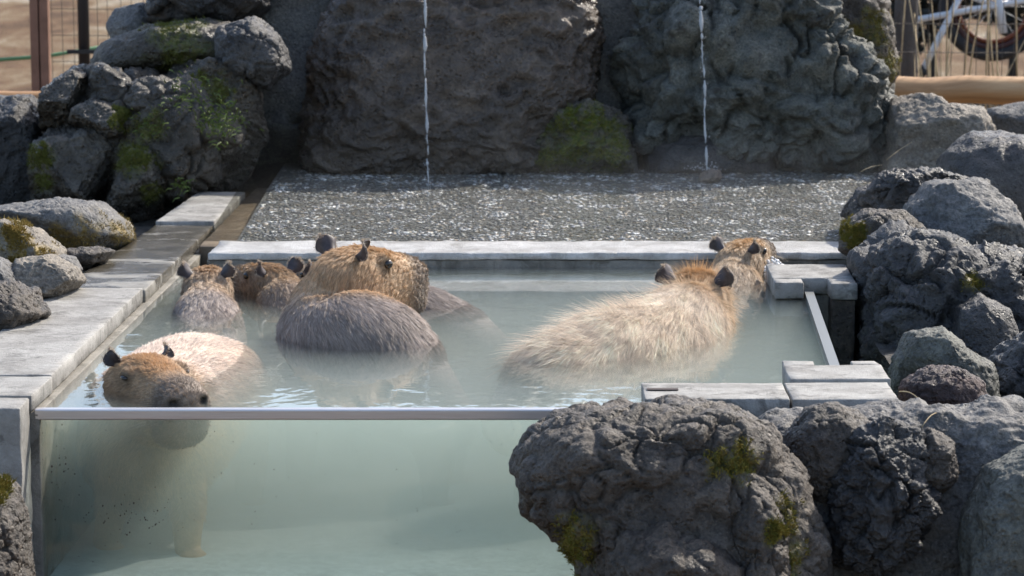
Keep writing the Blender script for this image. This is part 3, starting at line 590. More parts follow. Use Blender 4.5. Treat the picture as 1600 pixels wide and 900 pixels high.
rock('rock', 'pointed grey lava rock set in the pale mortar by the coping', [(1222, 760), (1232, 680), (1262, 636), (1310, 628), (1360, 660), (1350, 740), (1290, 790)], 6.8, 0.13, M['lava_brown'], 'lava', 99, 6, amp=0.5, freq=1.5)
rock('rock', 'hollow dark lava rock set in the pale mortar', [(1305, 870), (1310, 740), (1340, 680), (1395, 658), (1440, 690), (1455, 770), (1430, 850), (1370, 900)], 6.68, 0.12, M['lava_dark'], 'lava', 101, 7, 0.6, 0.7, cuts=4, amp=1.5, freq=1.2)
rock('rock', 'small knobbly rock on the mortar beside the hollow lava rock', [(1420, 760), (1425, 690), (1450, 668), (1490, 690), (1492, 750), (1460, 775)], 6.74, 0.1, M['lava_brown'], 'lumpy', 103, 6)
rock('rock', 'low bluish rock on the mortar behind the smooth bulging boulder', [(1485, 670), (1500, 640), (1540, 620), (1590, 635), (1650, 640), (1640, 690), (1520, 690)], 7.05, 0.14, M['lava_dark'], 'lumpy', 105, 6)
rock('boulder', 'smooth bulging grey-green boulder at the front right', [(1490, 990), (1510, 800), (1540, 730), (1600, 700), (1720, 710), (1740, 990)], 6.62, 0.2, M['lava_green'], 'smooth', 107, 7, 0.65, 0.7, cat='boulder', moss=[])
rock('stone', 'small wet brown stone under the right waterfall', [(1088, 288), (1094, 272), (1110, 263), (1126, 266), (1128, 280), (1115, 288)], 11.50, 0.05, M['brown'], 'smooth', 111, 4, cat='stone')

# ------------------------------------------------------------------ grass tufts and straws
def tuft(label, px, py, d, n, h, spread, seed):
    rg = np.random.RandomState(seed); mb = MB(); c0 = at_d(px, py, d)
    for k in range(n):
        o = c0 + RT * rg.normal() * spread + UP * rg.normal() * spread * 0.8 + FW * rg.uniform(-0.01, 0.06)
        dr = RT * rg.normal() * 0.5 - FW * rg.uniform(0.3, 1) + np.array([0, 0, rg.uniform(-0.2, 0.9)]); dr /= np.linalg.norm(dr)
        L = h * rg.uniform(0.5, 1.2); sd = np.cross(dr, FW); sd /= np.linalg.norm(sd) + 1e-9; wd = 0.0022
        p1 = o + dr * L * 0.55; p2 = o + dr * L + np.array([0, 0, -0.35 * L])
        mb.add([o - sd * wd, o + sd * wd, p1 + sd * wd, p1 - sd * wd, p2], [[0, 1, 2, 3], [3, 2, 4]])
    return tag(mb.build('grass_tuft', M['blade'], None, True), label, 'grass', 'grass tufts on the rock wall', 'stuff')
tuft('green grass tuft on the face of the dark flat-faced boulder', 345, 195, 10.98, 170, 0.05, 0.05, 1)
tuft('sparse pale grass tuft high on the dark flat-faced boulder', 300, 150, 11.0, 120, 0.04, 0.06, 2)
tuft('little grass tuft at the bottom corner beside the far coping', 280, 290, 11.1, 50, 0.035, 0.02, 3)
tuft('mossy grass fringe in the crack of the brown boulder', 232, 198, 11.12, 60, 0.03, 0.03, 4)
def straw(label, a, b, da, db, sag):
    p0, p1 = at_d(*a, da), at_d(*b, db); mb = MB()
    pts = [p0 + (p1 - p0) * t + np.array([0, 0, sag]) * math.sin(math.pi * t) for t in np.linspace(0, 1, 7)]
    mb.tube(pts, 0.0014, 5); tag(mb.build('straw', M['straw'], None, True), label, 'straw', 'fallen straws on the rocks')
straw('bent straw lying at the end of the gravel shelf', (1385, 250), (1425, 222), 11.5, 11.58, 0.004)
straw('short straw at the foot of the flat-topped tan rock', (1345, 268), (1378, 258), 11.5, 11.55, 0.006)
straw('straw lying on the pale mortar below the reddish rock', (1405, 612), (1440, 628), 7.2, 7.12, 0.01)
straw('curved straw on the mortar above the hollow lava rock', (1440, 668), (1470, 645), 6.72, 6.8, 0.012)

# ------------------------------------------------------------------ falling water, foam
def stream(label, px0, py0, px1, py1, d, seed):
    rg = np.random.RandomState(seed); mb = MB(); y = py0
    while y < py1:
        L = rg.choice([8, 12, 18, 28, 40]) * rg.uniform(0.8, 1.3); t = (y - py0) / (py1 - py0); e = min(y + L, py1)
        xa = px0 + (px1 - px0) * t + rg.normal() * 0.9; r0 = rg.choice([0.0035, 0.005, 0.007, 0.009]) * rg.uniform(0.8, 1.2) * (1.0 - 0.3 * t)
        P = []; R = []
        for k in range(7):
            q = k / 6; yy = y + (e - y) * q
            P.append(at_d(xa + (px1 - px0) * (e - y) * q / (py1 - py0) + rg.normal() * 0.25, yy, d)); R.append(r0 * (0.25 + 0.75 * math.sin(math.pi * (0.05 + 0.9 * q))) * rg.uniform(0.8, 1.2))
        mb.tube(P, R, 8)
        y = e + rg.uniform(-3, 5) * (0.4 + t)
    for k in range(40):
        t = rg.uniform(0.2, 1); c = at_d(px0 + (px1 - px0) * t + rg.normal() * 2.5, py0 + (py1 - py0) * t, d + rg.normal() * 0.01); r = rg.uniform(0.001, 0.0022)
        Vi, Fi = ico(1); mb.add(c + Vi * r * np.array([1, 1, 2.0]), Fi.tolist())
    for k in range(60):                                   # splash drops where it lands
        c = at_d(px1 + rg.normal() * 13, py1 - abs(rg.normal()) * 6, d + rg.normal() * 0.02); r = rg.uniform(0.0012, 0.003)
        Vi, Fi = ico(1); mb.add(c + Vi * r, Fi.tolist())
    return tag(mb.build('water_stream', M['drops'], None, True), label, 'waterfall', 'water streams falling on the shelf', 'stuff')
stream('thin stream of water falling in front of the big brown boulder', 660, -90, 669, 292, 11.40, 1)
stream('thin stream of water falling onto the small wet brown stone', 1091, -90, 1105, 266, 11.48, 2)
rg = np.random.RandomState(8); mb = MB()
for k in range(650):
    t = rg.uniform(0, 1); x = 0.845 + 0.36 * t ** 1.3; y = 9.42 + rg.normal() * 0.055 + 0.05 * t
    hgt = 0.045 * math.exp(-((x - 0.88) / 0.035) ** 2) + 0.006
    Vi, Fi = ico(2 if k < 200 else 1); r = rg.uniform(0.003, 0.009) * (1 if x < 0.95 else 0.75)
    mb.add(np.array([x, y, rg.uniform(-0.002, hgt)]) + Vi * r * np.array([1, 1, 0.8]), Fi.tolist())
tag(mb.build('foam', M['foam'], None, True), 'white foam bubbling at the inlet beside the back block', 'foam', kind='stuff')

# ------------------------------------------------------------------ beyond the pool: rails, fence, bicycle
def log_rail(label, a, b, r, seed):
    rg = np.random.RandomState(seed); a, b = np.array(a), np.array(b)
    pts = [a + (b - a) * t + rg.normal(size=3) * 0.004 for t in np.linspace(0, 1, 16)]; mb = MB(); mb.tube(pts, [r * rg.uniform(0.985, 1.015) for _ in pts], 20)
    e = empty('log_rail', (*a[:2], GZ)); mb.build('log', M['log'], e, True)
    for t in (0.08, 0.92):
        p = a + (b - a) * t; q = MB(); q.tube([(p[0], p[1] + 0.13, GZ - 0.05), (p[0], p[1] + 0.13, p[2] + 0.05)], 0.06, 14); q.build('log_post', M['log'], e, True)
    return tag(e, label, 'rail')
p = at_d(1500, 141, 14.2); log_rail('thick peeled pine log rail above the right-hand rocks', (p[0] - 0.75, p[1], p[2]), (p[0] + 2.2, p[1] + 0.05, p[2]), 0.071, 1)
p = at_d(0, 160, 14.2); log_rail('peeled pine log rail behind the upright bluish rock', (p[0] - 2.0, p[1], p[2]), (p[0] + 0.6, p[1], p[2]), 0.055, 2)
d = 16.2
def fence(label, x0, x1, y, top, seed):
    e = empty('wire_fence', ((x0 + x1) / 2, y, GZ)); mb = MB(); rg = np.random.RandomState(seed)
    x = x0
    while x < x1:
        mb.tube([(x, y, GZ), (x + rg.normal() * 0.004, y, top / 2), (x, y, top)], 0.0022, 4); x += 0.066
    z = GZ + 0.05
    while z < top:
        mb.tube([(x0, y, z), ((x0 + x1) / 2, y, z - 0.01), (x1, y, z)], 0.0022, 4); z += 0.15
    mb.build('wire_mesh', M['wire'], e, False); return tag(e, label, 'fence'), e
pl = at_d(62, 80, d); pb = at_d(131, 60, d)
_, fe = fence('wire mesh fence on brown and black posts at the left', pl[0] + 0.06, pl[0] + 1.9, pb[1] + 0.04, 1.75, 1)
q = MB(); q.box((pl[0] - 0.052, pl[1], GZ), (pl[0] - 0.006, pl[1] + 0.07, 1.8)); q.box((pl[0] + 0.004, pl[1] - 0.004, GZ), (pl[0] + 0.052, pl[1] + 0.07, 1.8)); q.box((pl[0] - 0.006, pl[1] + 0.03, GZ), (pl[0] + 0.004, pl[1] + 0.06, 1.8)); q.build('brown_post', M['brownpost'], fe)
q = MB(); q.tube([(pb[0], pb[1], GZ), (pb[0], pb[1], 1.8)], 0.033, 16); bp = q.build('black_post', M['black'], fe, True)
pc_ = at_d(131, 80, d); q = MB(); q.box((pc_[0] - 0.09, pc_[1] - 0.045, pc_[2] - 0.012), (pc_[0] + 0.09, pc_[1] - 0.034, pc_[2] + 0.012)); q.build('post_clamp', M['black'], fe)
q = MB(); a = at_d(-40, 96, 17.5); b = at_d(180, 70, 17.5); q.tube([a, (a + b) / 2 + np.array([0, 0, -0.02]), b], 0.012, 8)
m = NT('green_cord'); m.principled((0.10, 0.22, 0.10), 0.6); tag(q.build('cord', m.m, None, True), 'faded green cord strung behind the brown post', 'cord')
pr = at_d(1500, 60, 15.0); fence('wire mesh fence with dry stalks at the right', pr[0] - 0.9, pr[0] + 1.2, pr[1], 1.6, 2)
# dry stalks
rg = np.random.RandomState(5); mb = MB()
for k in range(46):
    x = pr[0] + rg.uniform(-0.42, 0.75); y = pr[1] + rg.uniform(0.05, 0.5); hh = rg.uniform(0.5, 1.8); l = rg.normal(size=2) * 0.12
    mb.tube([(x, y, GZ), (x + l[0] * 0.4, y, GZ + hh * 0.5), (x + l[0], y + l[1], GZ + hh)], [0.006, 0.005, 0.002], 5)
tag(mb.build('dry_stalks', M['straw'], None, True), 'thin dry plant stalks standing along the right wire fence', 'stalks', kind='stuff')
# dark trunk and pale leaning branch
q = MB(); a = at_d(1413, 60, 17.0); q.tube([(a[0], a[1], GZ - 0.05), (a[0] + 0.01, a[1], 0.6), (a[0] - 0.02, a[1], 2.2)], [0.085, 0.07, 0.06], 12)
e = empty('tree', (a[0], a[1], GZ)); q.build('trunk', M['bark'], e, True)
q = MB()
for s_ in (-1, 1): q.tube([(a[0] - 0.02, a[1], 2.0), (a[0] + 0.25 * s_, a[1] + 0.1, 2.6), (a[0] + 0.5 * s_, a[1] + 0.2, 3.2)], [0.04, 0.025, 0.008], 8)
q.build('crown', M['bark'], e, True); tag(e, 'dark bare tree trunk behind the right wire fence', 'tree')
bd = 18.2
bk = empty('bicycle', tuple(np.r_[at_d(1560, 60, bd)[:2], GZ]))
def wheel(px, py, R):
    c = at_d(px, py, bd); w_ = empty('wheel', tuple(c)); w_.parent = bk; w_.matrix_parent_inverse = Matrix.Translation(-Vector(bk.location))
    for nm, rr, tr, mt in (('tyre', R, 0.042, 'rubber'), ('rim', R - 0.05, 0.022, 'darkred'), ('rim_stripe', R - 0.085, 0.014, 'orange')):
        q = MB(); q.tube([c + np.array([math.cos(t), 0, math.sin(t)]) * rr for t in np.linspace(0, 2 * math.pi, 41)], tr, 8, False); o = q.build(nm, M[mt], None, True)
        o.parent = w_; o.matrix_parent_inverse = Matrix.Translation(-c_(c))
    q = MB()
    for k in range(14):
        t = k * 2 * math.pi / 14; q.tube([c, c + np.array([math.cos(t), 0, math.sin(t)]) * (R - 0.06)], 0.002, 4)
    q.tube([c - np.array([0, 0.05, 0]), c + np.array([0, 0.05, 0])], 0.02, 8); o = q.build('spokes', M['silver'], None, True); o.parent = w_; o.matrix_parent_inverse = Matrix.Translation(-c_(c))
def c_(v): return Vector((float(v[0]), float(v[1]), float(v[2])))
wheel(1552, 10, 0.31); 
def tubes(name, mat, segs, r):
    q = MB()
    for (a_, b_) in segs: q.tube([at_d(*a_, bd - 0.06), at_d(*b_, bd - 0.06)], r, 10)
    q.build(name, mat, bk, True)
tubes('frame', M['silver'], [((1441, 112), (1503, -12)), ((1428, 32), (1615, -2)), ((1503, -12), (1552, 8))], 0.021)
tubes('fork', M['silver'], [((1556, -30), (1568, 52))], 0.026)
tubes('stand', M['rubber'], [((1436, 105), (1446, 118))], 0.03)
wheel(1720, 8, 0.33)
tag(bk, 'silver-framed bicycle with black tyres and orange-striped rims beyond the right fence', 'bicycle')
# mass of dark leaf clumps, added to darken the background behind the bicycle
rg = np.random.RandomState(12); mb = MB(); hc = at_d(1520, 20, 21.0)
e = empty('added_hedge', (hc[0], hc[1], GZ))
NL = 24000
cx = hc[0] + rg.uniform(-1.1, 2.4, NL); cyy = hc[1] + rg.uniform(-0.35, 0.5, NL); cz = 0.02 + 2.4 * rg.uniform(0, 1, NL) + 0.12 * np.sin(cx * 6)
dv = rg.normal(size=(NL, 3)); dv /= np.linalg.norm(dv, axis=1, keepdims=True); sv = np.cross(dv, rg.normal(size=(NL, 3))); sv /= np.linalg.norm(sv, axis=1, keepdims=True)
C = np.c_[cx, cyy, cz]; V = np.stack([C - dv * 0.05, C + sv * 0.022, C + dv * 0.05, C - sv * 0.022], 1).reshape(-1, 3)
m = NT('dark_leaf'); c = m.ramp(m.noise(m.coord(0), 3, 3), [(0.3, (0.012, 0.014, 0.012)), (0.7, (0.035, 0.036, 0.03))]); m.principled(c, 0.6); M['leaf'] = m.m
from_arrays('foliage', V, np.arange(NL * 4).reshape(-1, 4), M['leaf'], e)
for k in range(6):
    q = MB(); x = hc[0] - 0.9 + k * 0.6; q.tube([(x, hc[1], GZ), (x + 0.03, hc[1], 0.6), (x, hc[1], 1.9)], [0.035, 0.028, 0.012], 8); q.build('stem', M['bark'], e, True)
tag(e, 'dark leaf mass added behind the bicycle to darken the background', 'added_hedge')

# ------------------------------------------------------------------ steam drifting over the back of the pool and the shelf
m = NT('steam'); tc = m.n('ShaderNodeTexCoord'); sp = m.n('ShaderNodeSeparateXYZ'); m.l(tc.outputs['Generated'], sp.inputs[0])
nz = m.ramp(m.noise(m.coord(2, (1, 1, 1.4)), 2.6, 3, 0.6, 1.2), [(0.42, 0.0), (0.72, 1.0)])
fall = m.math('POWER', m.math('SUBTRACT', 1.0, sp.outputs['Z'], clamp=True), 1.6)
edge = m.math('MULTIPLY', m.math('MULTIPLY', m.math('SUBTRACT', 1.0, sp.outputs['X']), sp.outputs['X']), 4.0)
edy = m.math('MULTIPLY', m.math('MULTIPLY', m.math('SUBTRACT', 1.0, sp.outputs['Y']), sp.outputs['Y']), 4.0)
den = m.math('MULTIPLY', m.math('MULTIPLY', m.math('MULTIPLY', nz, fall), m.math('MULTIPLY', edge, edy)), 0.13)
pv = m.n('ShaderNodeVolumePrincipled'); pv.inputs['Color'].default_value = (0.95, 0.96, 0.98, 1); pv.inputs['Anisotropy'].default_value = 0.3
m.l(den, pv.inputs['Density']); m.l(pv.outputs[0], m.out.inputs['Volume'])
q = MB(); q.box((-1.2, 9.3, 0.095), (2.5, 11.5, 0.42)); tag(q.build('steam', m.m), 'thin steam drifting over the gravel shelf and the back of the pool', 'steam', kind='stuff')

# ------------------------------------------------------------------ capybaras
m = NT('capybara_skin'); cA = m.attr('Col', 'Color'); v = m.coord(0)
m.principled(m.mix(m.ramp(m.noise(v, 90, 4, 0.7), [(0.35, 0.6), (0.65, 0.0)]), cA, m.mix(1.0, cA, (0.5, 0.5, 0.5), 'MULTIPLY')), 0.6, m.bump(m.noise(v, 160, 3), 0.5, 0.004), 0.35); M['skin'] = m.m
m = NT('capybara_ear'); v = m.coord(0)
m.principled(m.ramp(m.noise(v, 50, 3), [(0.3, (0.030, 0.025, 0.027)), (0.7, (0.065, 0.052, 0.054))]), 0.5, m.bump(m.noise(v, 120, 3), 0.3, 0.002), 0.4); M['ear'] = m.m
m = NT('capybara_eye'); m.principled((0.012, 0.009, 0.008), 0.08, None, 0.6); M['eye'] = m.m
m = NT('capybara_hair'); cA = m.attr('hcol', 'Color')
hb = m.n('ShaderNodeBsdfPrincipled'); m.l(cA, hb.inputs['Base Color']); hb.inputs['Roughness'].default_value = 0.42; hb.inputs['Specular IOR Level'].default_value = 0.45
tl = m.n('ShaderNodeBsdfTranslucent'); m.l(cA, tl.inputs[0]); mx = m.n('ShaderNodeMixShader'); mx.inputs[0].default_value = 0.30
m.l(hb.outputs[0], mx.inputs[1]); m.l(tl.outputs[0], mx.inputs[2]); m.l(mx.outputs[0], m.out.inputs['Surface']); M['hair'] = m.m

HEAD = [(-0.075, .070, .040, -.085), (-0.04, .086, .066, -.112), (0.0, .094, .080, -.128), (0.04, .096, .087, -.134), (0.08, .090, .086, -.135), (0.12, .082, .082, -.130),
        (0.16, .075, .077, -.124), (0.20, .073, .073, -.118), (0.235, .074, .069, -.112), (0.262, .070, .061, -.104), (0.280, .058, .045, -.092), (0.289, .036, .020, -.070)]
def loft(rings):
    n = len(rings[0]); V = np.concatenate(rings); F = []
    for k in range(len(rings) - 1):
        for j in range(n): F.append([k * n + j, k * n + (j + 1) % n, (k + 1) * n + (j + 1) % n, (k + 1) * n + j])
    F.append(list(range(n))[::-1]); F.append([(len(rings) - 1) * n + j for j in range(n)])
    return V, F
def resample(P, n):
    P = np.array(P, float); s = np.r_[0, np.cumsum(np.linalg.norm(np.diff(P[:, :3], axis=0), axis=1))]
    t = np.linspace(0, s[-1], n); out = np.stack([np.interp(t, s, P[:, k]) for k in range(P.shape[1])], 1)
    for _ in range(3):
        o2 = out.copy(); o2[1:-1] = 0.25 * out[:-2] + 0.5 * out[1:-1] + 0.25 * out[2:]; out = o2
    return out
def capybara(label, head, face, pitch, scale, spine, legs, cbody, chead, ccrest, nhair, hlen, lift, clump, seed, esz=1.0, hr=1.0, under=None, sleepy=False, zmin=-0.03, wild=0.25, earout=0.55):
    """head: point between the ears; face: plan direction of the nose; spine: (x, y, z, half width, half height) neck to rump."""
    rg = np.random.RandomState(seed); h0 = np.array(head, float)
    fx = np.array([face[0], face[1], 0.0]); fx /= np.linalg.norm(fx); fx = fx * math.cos(pitch) + np.array([0, 0, math.sin(pitch)])
    fy = np.cross([0, 0, 1.0], fx); fy /= np.linalg.norm(fy); fz = np.cross(fx, fy)
    Rm = np.stack([fx, fy, fz])                     # rows: head axes
    tow = lambda q: h0 + (np.asarray(q) * scale) @ Rm
    mb = MB(); n = 28
    rings = []
    for (x, hw, zt, zb) in HEAD:
        t = np.arange(n) * 2 * math.pi / n; cz, hz = (zt + zb) / 2, (zt - zb) / 2
        e = 2.0 / 2.7; cx_, sx_ = np.cos(t), np.sin(t)
        yy = hw * np.sign(cx_) * np.abs(cx_) ** e * (1.0 + 0.06 * -sx_); zz = cz + hz * np.sign(sx_) * np.abs(sx_) ** e
        rings.append(tow(np.c_[np.full(n, x), yy, zz]))
    mb.add(*loft(rings))
    Vi, Fi = ico(3)
    for s in (-1, 1):                               # brow, cheek, nostril pads
        mb.add(tow(np.array([0.082, s * 0.074, 0.050]) + Vi * np.array([.026, .018, .022])), Fi.tolist())
        mb.add(tow(np.array([0.03, s * 0.06, -0.07]) + Vi * np.array([.075, .045, .065])), Fi.tolist())
        mb.add(tow(np.array([0.264, s * 0.040, 0.018]) + Vi * np.array([.024, .026, .028])), Fi.tolist())
    path = np.array([np.r_[tow((-0.03, 0, -0.03)), .085 * scale, .09 * scale]] + [list(p) for p in spine])
    SP = resample(path, 40); rings = []
    for k in range(40):
        t = SP[min(k + 1, 39), :3] - SP[max(k - 1, 0), :3]; t /= np.linalg.norm(t)
        sd = np.cross(t, [0, 0, 1.0]); sd /= np.linalg.norm(sd) + 1e-9; up = np.cross(sd, t)
        a = np.arange(n) * 2 * math.pi / n
        rings.append(SP[k, :3] + np.cos(a)[:, None] * sd * SP[k, 3] + np.sin(a)[:, None] * up * SP[k, 4])
    mb.add(*loft(rings))
    for k_ in (0, 39):
        mb.add(SP[k_, :3] + Vi * np.array([SP[k_, 3], SP[k_, 3], SP[k_, 4]]) * 0.98, Fi.tolist())
    for (lx, ly, lz, fxx, fyy) in legs:             # tapered legs with a flat foot
        a = np.array([lx, ly, lz]); b = np.array([fxx, fyy, -0.44]); mid = (a + b) / 2 + np.array([0.01, 0.015, 0])
        mb.tube([a, mid, b, b + np.array([0, 0, -0.02])], [0.075 * scale, 0.05 * scale, 0.034 * scale, 0.036 * scale], 14)
        mb.add(b + np.array([face[0], face[1], 0]) / np.hypot(*face) * 0.03 + np.array([0, 0, -0.012]) + Vi * np.array([.045, .045, .017]), Fi.tolist())
    tmp = bpy.data.objects.new('tmp', bpy.data.meshes.new('tmp')); COL.objects.link(tmp)
    tmp.data.from_pydata(mb.v, [], mb.f)
    rm = tmp.modifiers.new('r', 'REMESH'); rm.mode = 'VOXEL'; rm.voxel_size = 0.0075
    sm = tmp.modifiers.new('s', 'SMOOTH'); sm.factor = 0.5; sm.iterations = 7
    dg = bpy.context.evaluated_depsgraph_get(); me0 = bpy.data.meshes.new_from_object(tmp.evaluated_get(dg))
    nv = len(me0.vertices); V = np.zeros(nv * 3); me0.vertices.foreach_get('co', V); V = V.reshape(-1, 3)
    FQ = [list(p.vertices) for p in me0.polygons]
    bpy.data.objects.remove(tmp); bpy.data.meshes.remove(me0)
    toh = lambda P: ((P - h0) @ Rm.T) / scale
    # nostrils, mouth line
    hl = toh(V); T3 = np.array([[f[0], f[1], f[2]] for f in FQ]); N = vnormals(V, T3)
    for s in (-1, 1):
        q = (hl - np.array([0.284, s * 0.044, 0.018])) / np.array([.018, .014, .012]); dd = np.exp(-(q ** 2).sum(1)); V = V - N * (dd * 0.020 * scale)[:, None]
        q = (hl - np.array([0.085, s * 0.088, 0.046])) / np.array([.016, .02, .011]); dd = np.exp(-(q ** 2).sum(1)); V = V - N * (dd * 0.004 * scale)[:, None]
    def colour(P):
        g = toh(P); nz = fbm(P * 16, 3, seed); nz2 = fbm(P * 60, 2, seed + 4)
        near = 1 - sstep(0.19, 0.30, np.linalg.norm((g - np.array([0.08, 0, -0.03])) / np.array([1.0, 0.9, 0.9]), axis=1))
        c = np.array(cbody) * (1 + 0.35 * nz + 0.2 * nz2)[:, None]
        c = c * (1 - near[:, None]) + near[:, None] * np.array(chead) * (1 + 0.3 * nz + 0.25 * nz2)[:, None]
        if under is not None:
            uw = sstep(-0.03, -0.12, P[:, 2])[:, None] if False else (1 - sstep(-0.14, -0.03, P[:, 2]))[:, None]; c = c * (1 - uw) + uw * np.array(under) * (1 + 0.3 * nz)[:, None]
        cr = np.exp(-(g[:, 1] / 0.05) ** 2) * sstep(0.035, 0.07, g[:, 2]) * sstep(-0.05, 0.0, g[:, 0]) * (1 - sstep(0.15, 0.2, g[:, 0]))
        c = c * (1 - 0.85 * cr[:, None]) + 0.85 * cr[:, None] * np.array(ccrest)
        mz = sstep(0.185, 0.235, g[:, 0]) * near
        c = c * (1 - 0.75 * mz[:, None]) + 0.75 * mz[:, None] * np.array((0.15, 0.125, 0.11))
        ey = np.zeros(len(P)); no = np.zeros(len(P))
        for s in (-1, 1):
            ey = np.maximum(ey, np.exp(-(((g - np.array([0.086, s * 0.086, 0.048])) / np.array([.024, .03, .017])) ** 2).sum(1)))
            no = np.maximum(no, np.exp(-(((g - np.array([0.284, s * 0.044, 0.018])) / np.array([.020, .015, .012])) ** 2).sum(1)))
        c = c * (1 - 0.72 * np.clip(ey * 1.6, 0, 1))[:, None]; c = c * (1 - 0.93 * np.clip(no * 1.8, 0, 1))[:, None]
        return np.clip(c, 0.004, 1), near, ey, no, g
    # ears joined into the same mesh
    EV, EF = [], []
    for s in (-1, 1):
        e0 = np.array([-0.006, s * 0.068, 0.070]); up = np.array([-0.30, s * earout, 0.85]); up /= np.linalg.norm(up)
        op = np.array([0.62, s * 0.75, 0.05]); op -= up * (op @ up); op /= np.linalg.norm(op); wd = np.cross(up, op)
        Hh, Ww, nu, nvv = 0.060 * esz, 0.030 * esz, 13, 13; grid = []
        for side in (0, 1):
            for j in range(nvv):
                vv = j / (nvv - 1); prof = (1 + 0.05 * math.sin(11 * vv + 2 * s)) * (0.55 + 0.50 * math.sin(math.pi * min(vv, 1) * 0.75)) * math.sqrt(max(0.0, 1 - (max(0, vv - 0.45) / 0.55) ** 2.4))
                for i in range(nu):
                    uu = -1 + 2 * i / (nu - 1); th = 0.0045 * (1 - 0.45 * abs(uu)) * (1 - 0.4 * vv)
                    q = e0 + up * (Hh * vv - 0.012) + wd * Ww * prof * uu + op * (0.017 * uu * uu * prof + 0.010 * math.sin(vv * 2.6) - 0.010 + (th if side else -th) + 0.0015 * math.sin(5 * uu + 3 * vv + s))
                    grid.append(q)
        b = len(EV); EV += [tow(q) for q in grid]; K = nu * nvv
        for j in range(nvv - 1):
            for i in range(nu - 1):
                a_ = b + j * nu + i
                EF.append([a_, a_ + 1, a_ + nu + 1, a_ + nu]); EF.append([K + a_, K + a_ + nu, K + a_ + nu + 1, K + a_ + 1])
        for j in range(nvv - 1):
            for i in (0, nu - 1):
                a_ = b + j * nu + i; EF.append([a_, a_ + nu, K + a_ + nu, K + a_])
        for i in range(nu - 1):
            a_ = b + (nvv - 1) * nu + i; EF.append([a_, a_ + 1, K + a_ + 1, K + a_])
    base = np.array([spine[1][0], spine[1][1], -0.45])
    root = empty('capybara', tuple(base)); tag(root, label, 'capybara', 'capybaras soaking in the pool')
    AV = np.concatenate([V, np.array(EV)]); AF = FQ + [[i + nv for i in f] for f in EF]
    body = from_arrays('body', AV, AF, M['skin'], root, True); body.data.materials.append(M['ear'])
    mi = np.zeros(len(AF), np.int32); mi[len(FQ):] = 1; body.data.polygons.foreach_set('material_index', mi)
    cb = colour(AV)[0] * 0.8
    ca_ = body.data.color_attributes.new('Col', 'FLOAT_COLOR', 'POINT'); ca_.data.foreach_set('color', np.c_[cb, np.ones(len(cb))].astype(np.float32).ravel())
    for s in (-1, 1):
        Vi2, Fi2 = ico(3); q = tow(np.array([0.086, s * 0.0865, 0.047]) + Vi2 * np.array([.0155, .0090, .0068 if sleepy else .0125])); from_arrays('eye', q, Fi2, M['eye'], root)
    # ---- fur
    T = []
    for f in FQ:
        T.append((f[0], f[1], f[2]))
        if len(f) == 4: T.append((f[0], f[2], f[3]))
    T = np.array(T); N = vnormals(V, T)
    A = np.linalg.norm(np.cross(V[T[:, 1]] - V[T[:, 0]], V[T[:, 2]] - V[T[:, 0]]), axis=1)
    zc = V[T].mean(1); A = A * (zc[:, 2] > zmin) * (1 + 1.6 * np.exp(-((toh(zc) - np.array([0.1, 0, 0.02])) ** 2).sum(1) / 0.02)) * np.where(zc[:, 2] < -0.04, 0.5, 1.0)
    ti = rg.choice(len(T), nhair, p=A / A.sum()); u, v_ = rg.uniform(size=nhair), rg.uniform(size=nhair); fl = u + v_ > 1; u[fl], v_[fl] = 1 - u[fl], 1 - v_[fl]
    P = V[T[ti, 0]] * (1 - u - v_)[:, None] + V[T[ti, 1]] * u[:, None] + V[T[ti, 2]] * v_[:, None]
    NN = N[T[ti, 0]] * (1 - u - v_)[:, None] + N[T[ti, 1]] * u[:, None] + N[T[ti, 2]] * v_[:, None]; NN /= np.linalg.norm(NN, axis=1, keepdims=True)
    c, near, ey, no, g = colour(P)
    keep = (ey < 0.45) & (no < 0.3); P, NN, c, near, g = P[keep], NN[keep], c[keep], near[keep], g[keep]; nh = len(P)
    full = np.concatenate([tow(np.c_[np.linspace(0.29, 0.0, 14), np.zeros(14), np.full(14, -0.01)]), SP[4:, :3]])
    for _ in range(4): full[1:-1] = 0.25 * full[:-2] + 0.5 * full[1:-1] + 0.25 * full[2:]
    tan = np.gradient(full, axis=0); tan /= np.linalg.norm(tan, axis=1, keepdims=True)
    D2 = ((P[:, None, :] - full[None, ::2]) ** 2).sum(2); wgt = np.exp(-(D2 - D2.min(1, keepdims=True)) / 0.006); wgt /= wgt.sum(1, keepdims=True)
    tg = wgt @ tan[::2]; tg -= NN * (tg * NN).sum(1, keepdims=True); tg /= np.linalg.norm(tg, axis=1, keepdims=True) + 1e-6
    dn = np.array([0, 0, -1.0]) - NN * (-NN[:, 2:3]); 
    ns = np.stack([gnoise(P * 34, seed + k) for k in range(3)], 1) * 0.8 + np.stack([gnoise(P * 11, seed + 8 + k) for k in range(3)], 1) * 0.6
    dr = tg * 0.8 + dn * 0.42 * (1 - near[:, None] * 0.5) + ns * wild + rg.normal(size=(nh, 3)) * 0.10 + NN * (lift * (0.6 + 0.8 * rg.uniform(size=(nh, 1))))
    crest = np.exp(-(g[:, 1] / 0.05) ** 2) * sstep(0.03, 0.06, g[:, 2]) * near
    dr += NN * (0.22 * crest)[:, None]
    dr /= np.linalg.norm(dr, axis=1, keepdims=True)
    face_len = 0.58 - 0.34 * sstep(0.10, 0.22, g[:, 0])
    nk = 1 - sstep(0.22, 0.42, np.linalg.norm(g - np.array([0.08, 0, -0.03]), axis=1))
    Ln = hlen * rg.uniform(0.55, 1.25, nh) * (1 - 0.42 * nk * (1 - near)) * (1 * (1 - near) + near * (face_len + 0.10 * crest))
    wildh = rg.uniform(size=nh) < 0.03 * (wild > 0.3); Ln[wildh] *= 1.45; dr[wildh] += NN[wildh] * 0.7
    K = 5; tt = np.linspace(0, 1, K)
